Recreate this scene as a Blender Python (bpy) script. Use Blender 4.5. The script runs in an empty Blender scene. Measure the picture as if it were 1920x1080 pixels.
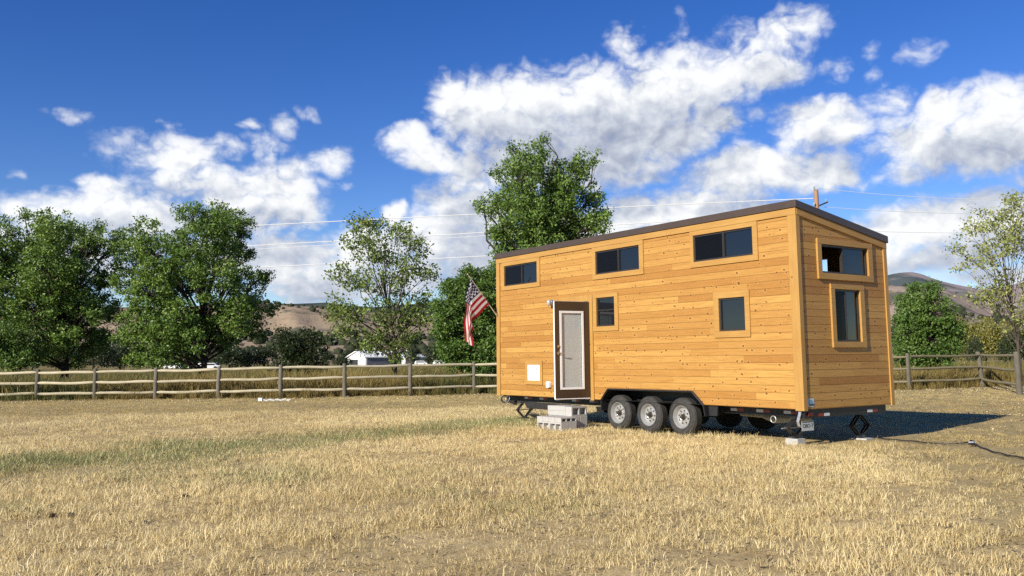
import bpy, bmesh, math, random
import numpy as np
from mathutils import Vector, Matrix
R = math.radians
rng = np.random.default_rng(7)
random.seed(7)
scn = bpy.context.scene
COL = scn.collection

# ------------------------------------------------------------------ survey of the photograph
FPX, PCY, PITCH, ROLL, YAW, CH = 1659.23, 484.07, .1136, -.0091, -.9611, 1.464
_r = np.array([1, 0, 0.]); _u = np.array([0, -math.sin(PITCH), math.cos(PITCH)]); _f = np.array([0, math.cos(PITCH), math.sin(PITCH)])
_r2 = math.cos(ROLL) * _r + math.sin(ROLL) * _u
_u2 = -math.sin(ROLL) * _r + math.cos(ROLL) * _u
def sight(x, y): return _f * FPX + _r2 * (x - 960) + _u2 * (PCY - y)
def AY(x, y, Y):                      # point at distance Y seen in direction of a photo pixel
    d = sight(x, y); return np.array([0, 0, CH]) + d * (Y / d[1])
def GR(x, y, z=0.):                   # point on the ground
    d = sight(x, y); return np.array([0, 0, CH]) + d * ((z - CH) / d[2])
HC, HS = math.cos(YAW), math.sin(YAW)
HROOT = (4.69, 14.47); HZ = .61
def house_to_world(x, y): return (HROOT[0] + HC * x - HS * y, HROOT[1] + HS * x + HC * y)

# ------------------------------------------------------------------ node helpers
class NT:
    def __init__(s, nt): s.nt = nt; s.n = nt.nodes; s.l = nt.links
    def new(s, t, **k):
        n = s.n.new(t)
        for a, b in k.items(): setattr(n, a, b)
        return n
    def put(s, sock, v):
        if isinstance(v, bpy.types.NodeSocket): s.l.new(v, sock)
        elif v is not None:
            try: sock.default_value = v
            except Exception: sock.default_value = (*v, 1.)
    def m(s, op, a, b=None, c=None, clamp=False):
        n = s.new('ShaderNodeMath', operation=op, use_clamp=clamp)
        s.put(n.inputs[0], a); s.put(n.inputs[1], b); s.put(n.inputs[2], c); return n.outputs[0]
    def v(s, op, a, b=None):
        n = s.new('ShaderNodeVectorMath', operation=op); s.put(n.inputs[0], a)
        if b is not None: s.put(n.inputs[1], b)
        return n.outputs[1] if op in ('DOT_PRODUCT', 'LENGTH', 'DISTANCE') else n.outputs[0]
    def mix(s, f, a, b, mode='MIX'):
        n = s.new('ShaderNodeMix', data_type='RGBA', blend_type=mode)
        s.put(n.inputs[0], f); s.put(n.inputs[6], a if not isinstance(a, tuple) or len(a) == 4 else (*a, 1)); s.put(n.inputs[7], b if not isinstance(b, tuple) or len(b) == 4 else (*b, 1)); return n.outputs[2]
    def sm(s, x, a, b, c=0., d=1.):
        n = s.new('ShaderNodeMapRange', interpolation_type='SMOOTHSTEP', clamp=True)
        s.put(n.inputs[0], x); n.inputs[1].default_value = a; n.inputs[2].default_value = b; n.inputs[3].default_value = c; n.inputs[4].default_value = d
        return n.outputs[0]
    def noise(s, vec, scale, detail=4, rough=.55, dist=0.):
        n = s.new('ShaderNodeTexNoise'); s.put(n.inputs['Vector'], vec); n.inputs['Scale'].default_value = scale
        n.inputs['Detail'].default_value = detail; n.inputs['Roughness'].default_value = rough; n.inputs['Distortion'].default_value = dist
        return n.outputs['Fac']
    def xyz(s, x=0., y=0., z=0.):
        n = s.new('ShaderNodeCombineXYZ'); s.put(n.inputs[0], x); s.put(n.inputs[1], y); s.put(n.inputs[2], z); return n.outputs[0]
    def sep(s, v):
        n = s.new('ShaderNodeSeparateXYZ'); s.put(n.inputs[0], v); return n.outputs
    def obj(s): return s.new('ShaderNodeTexCoord').outputs['Object']
    def pos(s): return s.new('ShaderNodeNewGeometry').outputs['Position']
    def white(s, vec):
        n = s.new('ShaderNodeTexWhiteNoise', noise_dimensions='3D'); s.put(n.inputs[0], vec); return n.outputs['Value']
    def attr(s, name, kind='GEOMETRY'):
        n = s.new('ShaderNodeAttribute', attribute_name=name, attribute_type=kind); return n.outputs['Fac']
    def ramp(s, f, stops):
        n = s.new('ShaderNodeValToRGB'); s.put(n.inputs[0], f); e = n.color_ramp.elements
        while len(e) < len(stops): e.new(.5)
        for q, (p, c) in zip(e, stops): q.position = p; q.color = (*c, 1)
        return n.outputs[0]
    def bump(s, h, strength=.3, dist=.02):
        n = s.new('ShaderNodeBump'); s.put(n.inputs['Height'], h); n.inputs['Strength'].default_value = strength; n.inputs['Distance'].default_value = dist
        return n.outputs[0]

def mat(name):
    m = bpy.data.materials.new(name); m.use_nodes = True
    t = NT(m.node_tree); b = t.n['Principled BSDF']; return m, t, b
def simple(name, col, rough=.6, metal=0., spec=.5, var=.25, scale=9., bump=0., coat=0.):
    m, t, b = mat(name)
    p = t.obj(); f = t.noise(p, scale, 5, .6); g = t.noise(p, scale * 7, 3, .6)
    f2 = t.m('ADD', t.m('MULTIPLY', f, .65), t.m('MULTIPLY', g, .35))
    c = t.ramp(f2, [(.25, tuple(x * (1 - var) for x in col)), (.75, tuple(min(1, x * (1 + var)) for x in col))])
    t.put(b.inputs['Base Color'], c); t.put(b.inputs['Roughness'], t.sm(f2, .2, .8, max(0, rough - .08), min(1, rough + .08)))
    b.inputs['Metallic'].default_value = metal; b.inputs['Specular IOR Level'].default_value = spec
    if bump: t.put(b.inputs['Normal'], t.bump(f2, bump, .01))
    return m

# ------------------------------------------------------------------ object helpers
def link(o): COL.objects.link(o); return o
def tag(o, label=None, cat=None, group=None, kind=None):
    for k, v in (('label', label), ('category', cat), ('group', group), ('kind', kind)):
        if v: o[k] = v
    return o
def empty(name, loc=(0, 0, 0), rz=0., **k):
    o = bpy.data.objects.new(name, None); link(o); o.location = loc; o.rotation_euler = (0, 0, rz); o.empty_display_size = .2
    return tag(o, **k)
class MB:
    def __init__(s): s.v = []; s.f = []; s.mi = []; s.cur = 0
    def add(s, vs, fs):
        k = len(s.v); s.v += [tuple(map(float, p)) for p in vs]; s.f += [tuple(k + i for i in q) for q in fs]; s.mi += [s.cur] * len(fs); return s
    def box(s, x0, x1, y0, y1, z0, z1):
        return s.add([(x0, y0, z0), (x1, y0, z0), (x1, y1, z0), (x0, y1, z0), (x0, y0, z1), (x1, y0, z1), (x1, y1, z1), (x0, y1, z1)],
                     [(3, 2, 1, 0), (4, 5, 6, 7), (0, 1, 5, 4), (1, 2, 6, 5), (2, 3, 7, 6), (3, 0, 4, 7)])
    def tube(s, pts, rad, n=8, cap=True):
        pts = [Vector(p) for p in pts]
        if not hasattr(rad, '__len__'): rad = [rad] * len(pts)
        rings = []; up = Vector((0, 0, 1)); prev = None
        for i, p in enumerate(pts):
            d = (pts[min(i + 1, len(pts) - 1)] - pts[max(i - 1, 0)])
            if d.length < 1e-9: d = Vector((0, 0, 1))
            d.normalize()
            if prev is None:
                a = d.cross(up if abs(d.z) < .95 else Vector((1, 0, 0))).normalized()
            else:
                a = (prev - d * prev.dot(d))
                a = a.normalized() if a.length > 1e-6 else d.orthogonal().normalized()
            prev = a; b = d.cross(a)
            rings.append([p + (a * math.cos(t) + b * math.sin(t)) * rad[i] for t in (2 * math.pi * j / n for j in range(n))])
        vs = [q for r in rings for q in r]; fs = []
        for i in range(len(pts) - 1):
            for j in range(n):
                fs.append((i * n + j, i * n + (j + 1) % n, (i + 1) * n + (j + 1) % n, (i + 1) * n + j))
        if cap: fs.append(tuple(range(n - 1, -1, -1))); fs.append(tuple((len(pts) - 1) * n + j for j in range(n)))
        return s.add(vs, fs)
    def bar(s, a, b, w, h, up=(0, 0, 1)):          # rectangular bar from a to b
        a, b = Vector(a), Vector(b); d = (b - a).normalized(); u = Vector(up); sd = d.cross(u)
        if sd.length < 1e-4: sd = d.orthogonal()
        sd.normalize(); u = sd.cross(d)
        vs = []
        for p in (a, b):
            for i, j in ((-1, -1), (1, -1), (1, 1), (-1, 1)): vs.append(p + sd * i * w / 2 + u * j * h / 2)
        return s.add(vs, [(3, 2, 1, 0), (4, 5, 6, 7), (0, 1, 5, 4), (1, 2, 6, 5), (2, 3, 7, 6), (3, 0, 4, 7)])
    def prism(s, poly, axis, d0, d1):              # poly of (a,b); axis 'y': (a,d,b), 'x': (d,a,b), 'z': (a,b,d)
        def P(a, b, d): return (a, d, b) if axis == 'y' else (d, a, b) if axis == 'x' else (a, b, d)
        n = len(poly)
        return s.add([P(a, b, d0) for a, b in poly] + [P(a, b, d1) for a, b in poly],
                     [tuple(range(n - 1, -1, -1)), tuple(range(n, 2 * n))] + [(i, (i + 1) % n, n + (i + 1) % n, n + i) for i in range(n)])
    def lathe(s, prof, axis='y', c=(0, 0, 0), n=32, close=False):  # prof of (r, d)
        vs = []
        for r, d in prof:
            for j in range(n):
                t = 2 * math.pi * j / n; a, b = r * math.cos(t), r * math.sin(t)
                p = (a, d, b) if axis == 'y' else (d, a, b) if axis == 'x' else (a, b, d)
                vs.append((p[0] + c[0], p[1] + c[1], p[2] + c[2]))
        fs = []
        for i in range(len(prof) - 1):
            for j in range(n): fs.append((i * n + j, i * n + (j + 1) % n, (i + 1) * n + (j + 1) % n, (i + 1) * n + j))
        return s.add(vs, fs)
    def ball(s, c, r, n=10, sz=1.):
        pr = [(r * math.sin(math.pi * i / n), -r * sz * math.cos(math.pi * i / n)) for i in range(n + 1)]
        pr[0] = (1e-4, pr[0][1]); pr[-1] = (1e-4, pr[-1][1])
        return s.lathe(pr, 'z', c, max(8, n + 2))
    def build(s, name, m, parent=None, smooth=False, bevel=0., loc=None, rz=0.):
        me = bpy.data.meshes.new(name); me.from_pydata(s.v, [], s.f); me.validate()
        bm = bmesh.new(); bm.from_mesh(me); bmesh.ops.recalc_face_normals(bm, faces=bm.faces)
        if bevel:
            bmesh.ops.remove_doubles(bm, verts=bm.verts, dist=1e-5)
            bmesh.ops.bevel(bm, geom=[e for e in bm.edges if len(e.link_faces) == 2 and e.calc_face_angle(0) > .5], offset=bevel, segments=2, affect='EDGES', profile=.6)
        bm.to_mesh(me); bm.free()
        ms = m if isinstance(m, (list, tuple)) else [m]
        for q in ms: me.materials.append(q)
        if len(ms) > 1 and not bevel and len(me.polygons) == len(s.mi): me.polygons.foreach_set('material_index', s.mi)
        if smooth: me.polygons.foreach_set('use_smooth', [True] * len(me.polygons)); me.set_sharp_from_angle(angle=R(42))
        o = bpy.data.objects.new(name, me); link(o)
        if parent: o.parent = parent
        if loc is not None: o.location = loc
        if rz: o.rotation_euler = (0, 0, rz)
        return o
def mesh_np(name, V, F, m, parent=None, attrs=None, smooth=False, uselink=True):
    V = np.asarray(V, np.float32); F = np.asarray(F, np.int32); k = F.shape[1]
    me = bpy.data.meshes.new(name); me.vertices.add(len(V)); me.vertices.foreach_set('co', V.ravel())
    me.loops.add(F.size); me.loops.foreach_set('vertex_index', F.ravel())
    me.polygons.add(len(F)); me.polygons.foreach_set('loop_start', np.arange(0, F.size, k, dtype=np.int32))
    me.polygons.foreach_set('loop_total', np.full(len(F), k, np.int32))
    if smooth: me.polygons.foreach_set('use_smooth', np.ones(len(F), bool))
    me.update(calc_edges=True)
    for an, (dom, arr) in (attrs or {}).items():
        a = me.attributes.new(an, 'FLOAT', dom); a.data.foreach_set('value', np.asarray(arr, np.float32))
    if m: me.materials.append(m)
    o = bpy.data.objects.new(name, me)
    if uselink: link(o)
    if parent: o.parent = parent
    return o
def vnoise(x, y, f, seed=0):                        # smooth value noise for numpy arrays
    x = np.asarray(x, float) * f + 37.3 * seed; y = np.asarray(y, float) * f + 11.7 * seed
    i, j = np.floor(x), np.floor(y); u, v = x - i, y - j; u = u * u * (3 - 2 * u); v = v * v * (3 - 2 * v)
    def h(a, b):
        q = np.sin(a * 127.1 + b * 311.7 + seed * 74.7) * 43758.5453; return q - np.floor(q)
    return (h(i, j) * (1 - u) + h(i + 1, j) * u) * (1 - v) + (h(i, j + 1) * (1 - u) + h(i + 1, j + 1) * u) * v
def fbm(x, y, f, n=4, seed=0):
    s = 0; a = .5
    for k in range(n): s = s + a * vnoise(x, y, f * 2 ** k, seed + k); a *= .5
    return s / (1 - .5 ** n)

# ------------------------------------------------------------------ camera
cd = bpy.data.cameras.new('camera'); cam = bpy.data.objects.new('camera', cd); link(cam)
cd.sensor_width = 36; cd.sensor_fit = 'HORIZONTAL'; cd.lens = FPX / 1920 * 36; cd.shift_y = -(540 - PCY) / 1920
cd.clip_start = .1; cd.clip_end = 30000
M = Matrix(((_r2[0], _u2[0], -_f[0], 0), (_r2[1], _u2[1], -_f[1], 0), (_r2[2], _u2[2], -_f[2], CH), (0, 0, 0, 1)))
cam.matrix_world = M; scn.camera = cam

# ------------------------------------------------------------------ light and sky
SUN_AZ, SUN_EL = R(-77.9) + YAW, R(25.4)            # mathematical azimuth of the direction towards the sun
sdir = Vector((math.cos(SUN_AZ) * math.cos(SUN_EL), math.sin(SUN_AZ) * math.cos(SUN_EL), math.sin(SUN_EL)))
sl = bpy.data.lights.new('sun', 'SUN'); sl.energy = 5.; sl.angle = R(.53); sl.color = (1, .925, .80)
so = bpy.data.objects.new('sun', sl); link(so); so.rotation_euler = sdir.to_track_quat('Z', 'Y').to_euler()
so.location = (-20, -20, 30)
scn.view_settings.view_transform = 'Standard'; scn.view_settings.look = 'None'; scn.view_settings.gamma = 1; scn.view_settings.exposure = .5

w = bpy.data.worlds.new('World'); scn.world = w; w.use_nodes = True
t = NT(w.node_tree); bg = t.n['Background']
sky = t.new('ShaderNodeTexSky', sky_type='NISHITA'); sky.sun_disc = False; sky.sun_elevation = SUN_EL
sky.sun_rotation = math.atan2(sdir.x, sdir.y); sky.altitude = 1600; sky.air_density = 1.; sky.dust_density = .05; sky.ozone_density = 2.2
SKY_STR = .095; SKY_SAT = 1.35; CLOUD_BASE = 1.0
gen = t.new('ShaderNodeTexCoord').outputs['Generated']; gen = t.v('NORMALIZE', gen)
# clouds: soft clumps at their own azimuth and elevation in the sky, broken up by fractal noise
CL = [ # photo x, y, radius x, radius y, weight
 (330,295,95,38,.85),(255,280,60,28,.45),(410,280,45,28,.55),(190,350,50,24,.75),(240,355,45,24,.55),(330,345,70,45,.8),(420,350,95,40,.95),(500,345,95,40,.95),(540,390,70,50,1.),(470,400,90,45,.9),
 (615,305,42,26,.8),(575,318,30,26,.6),(500,275,40,22,.5),(495,300,24,12,.5),(535,240,22,26,.5),(575,212,26,12,.4),(472,236,20,10,.5),(325,236,28,10,.42),(125,215,32,12,.42),(30,331,14,9,.36),(645,345,18,14,.3),
 (150,390,110,32,.9),(240,410,110,45,1.),(30,400,35,24,.75),(320,400,60,35,.8),(560,495,140,55,1.1),(600,530,120,50,1.),(430,480,80,60,.8),(100,470,200,70,.9),
 (745,397,34,26,.95),(760,262,50,30,.95),(800,290,60,30,1.),(845,190,42,55,1.),(900,215,85,70,1.15),(1010,220,120,85,1.2),(1120,205,120,80,1.2),(1230,180,110,70,1.15),(1330,150,110,50,1.05),(1430,130,75,40,1.),(1440,75,85,42,.8),(1500,45,55,35,.7),(1380,110,70,40,.7),
 (1170,90,34,40,.66),(1190,50,22,18,.34),(1272,75,18,38,.34),(1285,125,70,40,.7),(1120,300,140,60,1.15),(980,300,120,55,1.1),(880,320,60,50,1.),(850,345,50,32,.9),(1220,250,130,60,1.15),(1335,222,62,38,.9),(1420,205,30,16,.4),
 (880,400,100,60,1.1),(840,450,120,60,1.1),(700,470,100,50,1.),(760,520,120,40,1.),(900,500,100,60,1.),(1180,335,70,16,.85),
 (1380,330,95,55,1.1),(1440,320,100,45,1.1),(1530,325,100,40,1.),(1345,320,45,35,.9),(1390,292,34,26,.9),(1590,335,50,22,.75),
 (1190,400,70,38,1.05),(1290,395,110,45,1.1),(1100,430,90,40,.9),(1400,385,70,30,.9),
 (1530,220,72,38,1.05),(1570,240,60,40,1.),(1490,250,50,30,.8),(1545,280,50,22,.6),(1670,188,40,24,.7),(1660,228,40,16,.4),
 (1770,215,60,45,1.05),(1860,220,110,55,1.1),(1740,265,90,50,1.1),(1850,275,130,50,1.1),(1690,325,50,22,.7),(1960,230,120,60,1.),(1640,260,20,12,.36),(1630,290,18,14,.3),
 (1800,420,140,50,1.15),(1720,430,90,40,1.1),(1850,390,80,35,1.1),(1920,400,70,40,1.),(1670,450,90,40,1.),(1760,480,160,30,1.05),(1900,520,120,25,.9),(1620,430,40,20,.7),
 (1725,92,28,24,.4),(1570,130,26,22,.4),(1645,140,12,12,.32),(1625,95,14,14,.3),
 (2100,300,160,90,1.),(-200,420,180,70,1.),(-350,300,150,60,.9),(2350,420,200,80,1.)]
def ang(x, y):
    d = sight(x, y); d = d / np.linalg.norm(d); return math.atan2(d[0], d[1]), math.asin(d[2])
sx, sy, sz = t.sep(gen)
az = t.m('ARCTAN2', sx, sy); el = t.m('ARCSINE', sz)
CL = [c for c in CL if -260 < c[0] < 2200]
ng = bpy.data.node_groups.new('cloud_mass', 'ShaderNodeTree')
ng.interface.new_socket('P', in_out='INPUT', socket_type='NodeSocketVector'); ng.interface.new_socket('D', in_out='OUTPUT', socket_type='NodeSocketFloat')
g = NT(ng); gi = g.new('NodeGroupInput').outputs[0]; acc = None
for (x, y, rx, ry, wt) in CL:
    a, e = ang(x, y)
    q = g.v('MULTIPLY', g.v('SUBTRACT', gi, (a, e, 0)), (FPX / (rx * 1.24), FPX / (ry * 1.24), 0))
    d = g.m('MULTIPLY', g.m('SUBTRACT', 1., g.v('DOT_PRODUCT', q, q)), wt)
    acc = d if acc is None else g.m('SMOOTH_MAX', acc, d, .16)
go = g.new('NodeGroupOutput'); g.l.new(acc, go.inputs[0])
P0 = t.xyz(az, el, 0.)
warp = t.new('ShaderNodeTexNoise', noise_dimensions='2D'); t.put(warp.inputs['Vector'], P0); warp.inputs['Scale'].default_value = 20; warp.inputs['Detail'].default_value = 2
wv = t.v('MULTIPLY', t.v('SUBTRACT', warp.outputs['Color'], (.5, .5, .5)), (.026, .020, 0))
def n2d(v, scale, detail, rough):
    n = t.new('ShaderNodeTexNoise', noise_dimensions='2D'); t.put(n.inputs['Vector'], v); n.inputs['Scale'].default_value = scale; n.inputs['Detail'].default_value = detail; n.inputs['Roughness'].default_value = rough
    return n.outputs['Fac']
def mass(off):
    n = t.new('ShaderNodeGroup'); n.node_tree = ng; t.put(n.inputs[0], t.v('ADD', t.v('ADD', P0, off), wv)); return t.m('MAXIMUM', n.outputs[0], -1.3)
def puff(off):
    v = t.v('MULTIPLY', t.v('ADD', t.v('ADD', P0, off), t.v('SCALE', wv)), (1, 1.3, 1)); v.node.inputs[0].links[0].from_node.inputs[1].links[0].from_node.inputs['Scale'].default_value = .6
    n1 = t.m('SUBTRACT', n2d(v, 24, 7, .56), .5); n2 = t.m('SUBTRACT', t.m('ABSOLUTE', t.m('SUBTRACT', n2d(v, 34, 4, .5), .5)), .11)
    return t.m('ADD', t.m('MULTIPLY', n1, 1.35), t.m('MULTIPLY', n2, 1.9))
m0, mu = mass((0, 0, 0)), mass((-.012, .040, 0)); p0, pu = puff((0, 0, 0)), puff((-.005, .010, 0))
alpha = t.m('MULTIPLY', t.sm(t.m('ADD', m0, p0), -.12, .88), t.sm(m0, -.65, .78))
lum = t.m('ADD', t.m('ADD', CLOUD_BASE, t.m('MULTIPLY', t.m('SUBTRACT', p0, pu), .34)), t.m('MULTIPLY', t.m('MAXIMUM', mu, 0.), -.52))  # cloud shading put into the colour: sunward edges lighter, undersides greyer
lum = t.m('ADD', lum, t.m('MULTIPLY', t.m('SUBTRACT', n2d(P0, 14, 3, .5), .5), .26))
ccol = t.ramp(lum, [(.0, (.19, .225, .31)), (.35, (.31, .345, .43)), (.62, (.485, .515, .57)), (.92, (.70, .71, .72))])
ccol = t.v('SCALE', ccol); ccol.node.inputs['Scale'].default_value = 1 / SKY_STR
hs = t.new('ShaderNodeHueSaturation'); t.put(hs.inputs['Color'], sky.outputs[0]); hs.inputs['Saturation'].default_value = SKY_SAT; hs.inputs['Hue'].default_value = .520; hs.inputs['Value'].default_value = 1.0
bg.inputs[1].default_value = SKY_STR; t.put(bg.inputs[0], hs.outputs[0])
bg2 = t.new('ShaderNodeBackground'); bg2.inputs[1].default_value = SKY_STR; t.put(bg2.inputs[0], t.mix(alpha, hs.outputs[0], ccol))
# the cloud bank stands over the hills: only that quarter of the sky is given clouds
zone = t.m('MULTIPLY', t.m('MULTIPLY', t.m('GREATER_THAN', el, .0), t.m('LESS_THAN', el, .62)), t.m('LESS_THAN', t.m('ABSOLUTE', az), .85))
mxs = t.new('ShaderNodeMixShader'); t.put(mxs.inputs[0], zone); t.l.new(bg.outputs[0], mxs.inputs[1]); t.l.new(bg2.outputs[0], mxs.inputs[2])
t.l.new(mxs.outputs[0], t.n['World Output'].inputs[0])

# ------------------------------------------------------------------ materials
M_ = {}
def plank_material(name, lo, hi, rows=.125, knots=True):
    m, t, b = mat(name); x, y, z = t.sep(t.obj())
    al = t.m('ADD', x, y)
    zz = t.m('DIVIDE', t.m('SUBTRACT', z, .004), rows); row = t.m('FLOOR', zz); fr = t.m('SUBTRACT', zz, row)
    rr = t.white(t.xyz(row, 3.1, .5))
    al2 = t.m('ADD', al, t.m('MULTIPLY', rr, 9.)); seg = t.m('FLOOR', t.m('DIVIDE', al2, 3.35)); sf = t.m('SUBTRACT', t.m('DIVIDE', al2, 3.35), seg)
    br = t.white(t.xyz(row, seg, 7.7)); br2 = t.white(t.xyz(row, seg, 1.2))
    gv = t.xyz(t.m('ADD', t.m('MULTIPLY', al, 1.1), t.m('MULTIPLY', br, 40)), t.m('MULTIPLY', z, 26), br2)
    g1 = t.noise(gv, 1.6, 6, .62, .9); g2 = t.noise(t.xyz(t.m('MULTIPLY', al, 7), t.m('MULTIPLY', z, 150), br), 1., 3, .6)
    base = t.mix(t.m('POWER', br, .9), lo, hi)
    base = t.mix(t.sm(g1, .38, .72, 0, .55), base, tuple(c * k for c, k in zip(lo, (.74, .62, .5))))
    base = t.mix(t.sm(g2, .3, .7, 0, .22), base, tuple(min(1, c * 1.25) for c in hi))
    if knots:
        kv = t.xyz(t.m('ADD', t.m('ADD', al, t.m('MULTIPLY', z, t.m('MULTIPLY', t.m('SUBTRACT', br2, .3), 1.6))), t.m('MULTIPLY', rr, 5.)), t.m('ADD', t.m('MULTIPLY', z, 1.25), rr), br2)
        vo = t.new('ShaderNodeTexVoronoi', voronoi_dimensions='2D', feature='F1'); t.put(vo.inputs['Vector'], kv); vo.inputs['Scale'].default_value = 4.6
        kc = t.sep(vo.outputs['Color'])
        size = t.m('MULTIPLY', t.m('GREATER_THAN', kc[0], .2), t.m('ADD', .35, t.m('MULTIPLY', kc[1], .65)))
        dd = t.m('DIVIDE', vo.outputs['Distance'], t.m('MAXIMUM', size, .02))
        wob = t.m('ADD', dd, t.m('MULTIPLY', t.m('SUBTRACT', t.noise(kv, 60, 2), .5), .06))
        base = t.mix(t.sm(wob, .12, .30, .42, 0), base, tuple(min(1, c * k) for c, k in zip(hi, (1.14, 1.16, 1.3))))
        base = t.mix(t.sm(wob, .10, .17, .55, 0), base, tuple(c * k for c, k in zip(lo, (.8, .7, .6))))
        base = t.mix(t.sm(wob, .07, .125, .85, 0), base, (.085, .035, .012))
    e = t.m('MINIMUM', fr, t.m('SUBTRACT', 1., fr)); e2 = t.m('MINIMUM', sf, t.m('SUBTRACT', 1., sf))
    groove = t.m('MAXIMUM', t.sm(e, .012, .05, 1, 0), t.m('MULTIPLY', t.sm(e2, .0003, .0012, 1, 0), .5))
    base = t.mix(t.m('MULTIPLY', groove, .50), base, (.07, .032, .012))  # recess shade of the grooves painted dark, butt joints too
    t.put(b.inputs['Base Color'], base); b.inputs['Roughness'].default_value = .5; b.inputs['Specular IOR Level'].default_value = .35
    h = t.m('ADD', t.m('MULTIPLY', t.sm(e, .0, .07), 1.), t.m('MULTIPLY', g2, .06))
    t.put(b.inputs['Normal'], t.bump(h, .55, .008))
    return m
M_['siding'] = plank_material('cedar_siding', (.318, .143, .030), (.475, .270, .070))
def trim_material(name, c0, c1, axis):
    m, t, b = mat(name); x, y, z = t.sep(t.obj())
    st = {'x': (1.5, 45, 45), 'z': (45, 45, 1.5), 'y': (45, 1.5, 45)}[axis]
    v = t.xyz(t.m('MULTIPLY', x, st[0]), t.m('MULTIPLY', y, st[1]), t.m('MULTIPLY', z, st[2]))
    f = t.noise(v, 1., 5, .6, .5); lo = t.noise(t.obj(), 1.3, 2)
    c = t.ramp(t.m('ADD', t.m('MULTIPLY', f, .6), t.m('MULTIPLY', lo, .4)), [(.3, c0), (.7, c1)])
    vo = t.new('ShaderNodeTexVoronoi', feature='F1'); t.put(vo.inputs['Vector'], t.obj()); vo.inputs['Scale'].default_value = 3.4
    kc = t.sep(vo.outputs['Color'])
    kn = t.m('MULTIPLY', t.sm(vo.outputs['Distance'], .04, .09, .85, 0), t.m('GREATER_THAN', kc[0], .4))
    c = t.mix(kn, c, (.12, .05, .018))
    t.put(b.inputs['Base Color'], c); b.inputs['Roughness'].default_value = .5; b.inputs['Specular IOR Level'].default_value = .35
    t.put(b.inputs['Normal'], t.bump(f, .12, .005)); return m
for a in 'xyz': M_['trim_' + a] = trim_material('cedar_trim_' + a, (.34, .172, .042), (.455, .27, .076), a)
M_['interior'] = simple('interior_wood', (.22, .15, .09), .6)
M_['brown_metal'] = simple('dark_brown_metal', (.062, .043, .032), .42, 0., .5, .12, 2.)
M_['door_paint'] = simple('dark_brown_door_paint', (.055, .034, .020), .35, 0., .5, .12, 3.)
M_['white_paint'] = simple('white_paint', (.78, .77, .74), .4, 0., .5, .05, 3.)
M_['white_plastic'] = simple('white_plastic', (.80, .80, .79), .35, 0., .5, .04, 5.)
M_['bronze'] = simple('dark_bronze_sash', (.030, .024, .020), .4, 0., .5, .15)
M_['black_paint'] = simple('black_chassis_paint', (.012, .012, .013), .45, 0., .45, .3)
M_['jack_steel'] = simple('jack_steel', (.035, .034, .033), .4, .3, .5, .4)
M_['bright_steel'] = simple('galvanised_steel', (.55, .55, .54), .35, .7, .5, .2, 20)
M_['chrome'] = simple('satin_nickel', (.62, .60, .56), .22, 1., .5, .08)
M_['rim_paint'] = simple('silver_wheel_paint', (.36, .36, .345), .35, .35, .5, .14, 8.)
M_['hole'] = simple('wheel_hole_black', (.006, .006, .006), .8)
M_['hub'] = simple('greasy_hub', (.07, .062, .052), .5, .5, .5, .4, 30.)
M_['fender'] = simple('black_fender_metal', (.018, .018, .019), .38, 0., .5, .25, 5)
M_['pvc'] = simple('grey_pvc', (.30, .30, .27), .5, 0., .4, .15, 4)
M_['cable'] = simple('black_cable', (.016, .016, .016), .5)
M_['red_tape'] = simple('red_reflective_tape', (.22, .012, .010), .3, 0., .6, .2, 20)
M_['white_tape'] = simple('silver_reflective_tape', (.62, .62, .62), .3, 0., .6, .1, 20)
M_['blind'] = simple('pale_blind', (.50, .53, .52), .6, 0., .4, .05)
M_['plate'] = simple('plate_white', (.48, .50, .48), .4, 0., .4, .06, 30)
M_['plate_green'] = simple('plate_green', (.012, .035, .02), .5)
M_['sticker_blue'] = simple('sticker_blue', (.12, .28, .42), .4)
M_['sticker_dark'] = simple('sticker_dark', (.03, .05, .07), .4)
M_['lamp_glass'] = simple('frosted_lamp', (.34, .34, .33), .15)
M_['concrete'] = simple('concrete_block_grey', (.40, .39, .365), .9, 0., .2, .16, 14, .25)
def glass(name, tint, fac, refl=1.45):
    m, t, b = mat(name); out = t.n['Material Output']; t.n.remove(b)
    tr = t.new('ShaderNodeBsdfTransparent'); tr.inputs[0].default_value = (*tint, 1)
    df = t.new('ShaderNodeBsdfDiffuse'); df.inputs[0].default_value = (.008, .010, .014, 1)
    gl = t.new('ShaderNodeBsdfGlossy'); gl.inputs['Roughness'].default_value = .015; gl.inputs[0].default_value = (.95, .97, 1, 1)
    lw = t.new('ShaderNodeLayerWeight'); f0 = ((refl - 1) / (refl + 1)) ** 2 * 1.6
    fz = t.m('ADD', f0, t.m('MULTIPLY', t.m('POWER', lw.outputs['Facing'], 5.), 1 - f0))
    t.put(gl.inputs['Normal'], t.bump(t.noise(t.obj(), 2.2, 2), .02, .02))
    m1 = t.new('ShaderNodeMixShader'); m1.inputs[0].default_value = fac; t.l.new(tr.outputs[0], m1.inputs[1]); t.l.new(df.outputs[0], m1.inputs[2])
    m2 = t.new('ShaderNodeMixShader'); t.l.new(fz, m2.inputs[0]); t.l.new(m1.outputs[0], m2.inputs[1]); t.l.new(gl.outputs[0], m2.inputs[2])
    t.l.new(m2.outputs[0], out.inputs[0]); return m
M_['glass'] = glass('tinted_window_glass', (.24, .27, .31), .8, 1.5)
M_['door_glass'] = glass('clear_door_glass', (.95, .96, .96), .0, 1.38)
M_['screen'] = glass('insect_screen', (.4, .4, .4), .72, 1.03)
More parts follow.
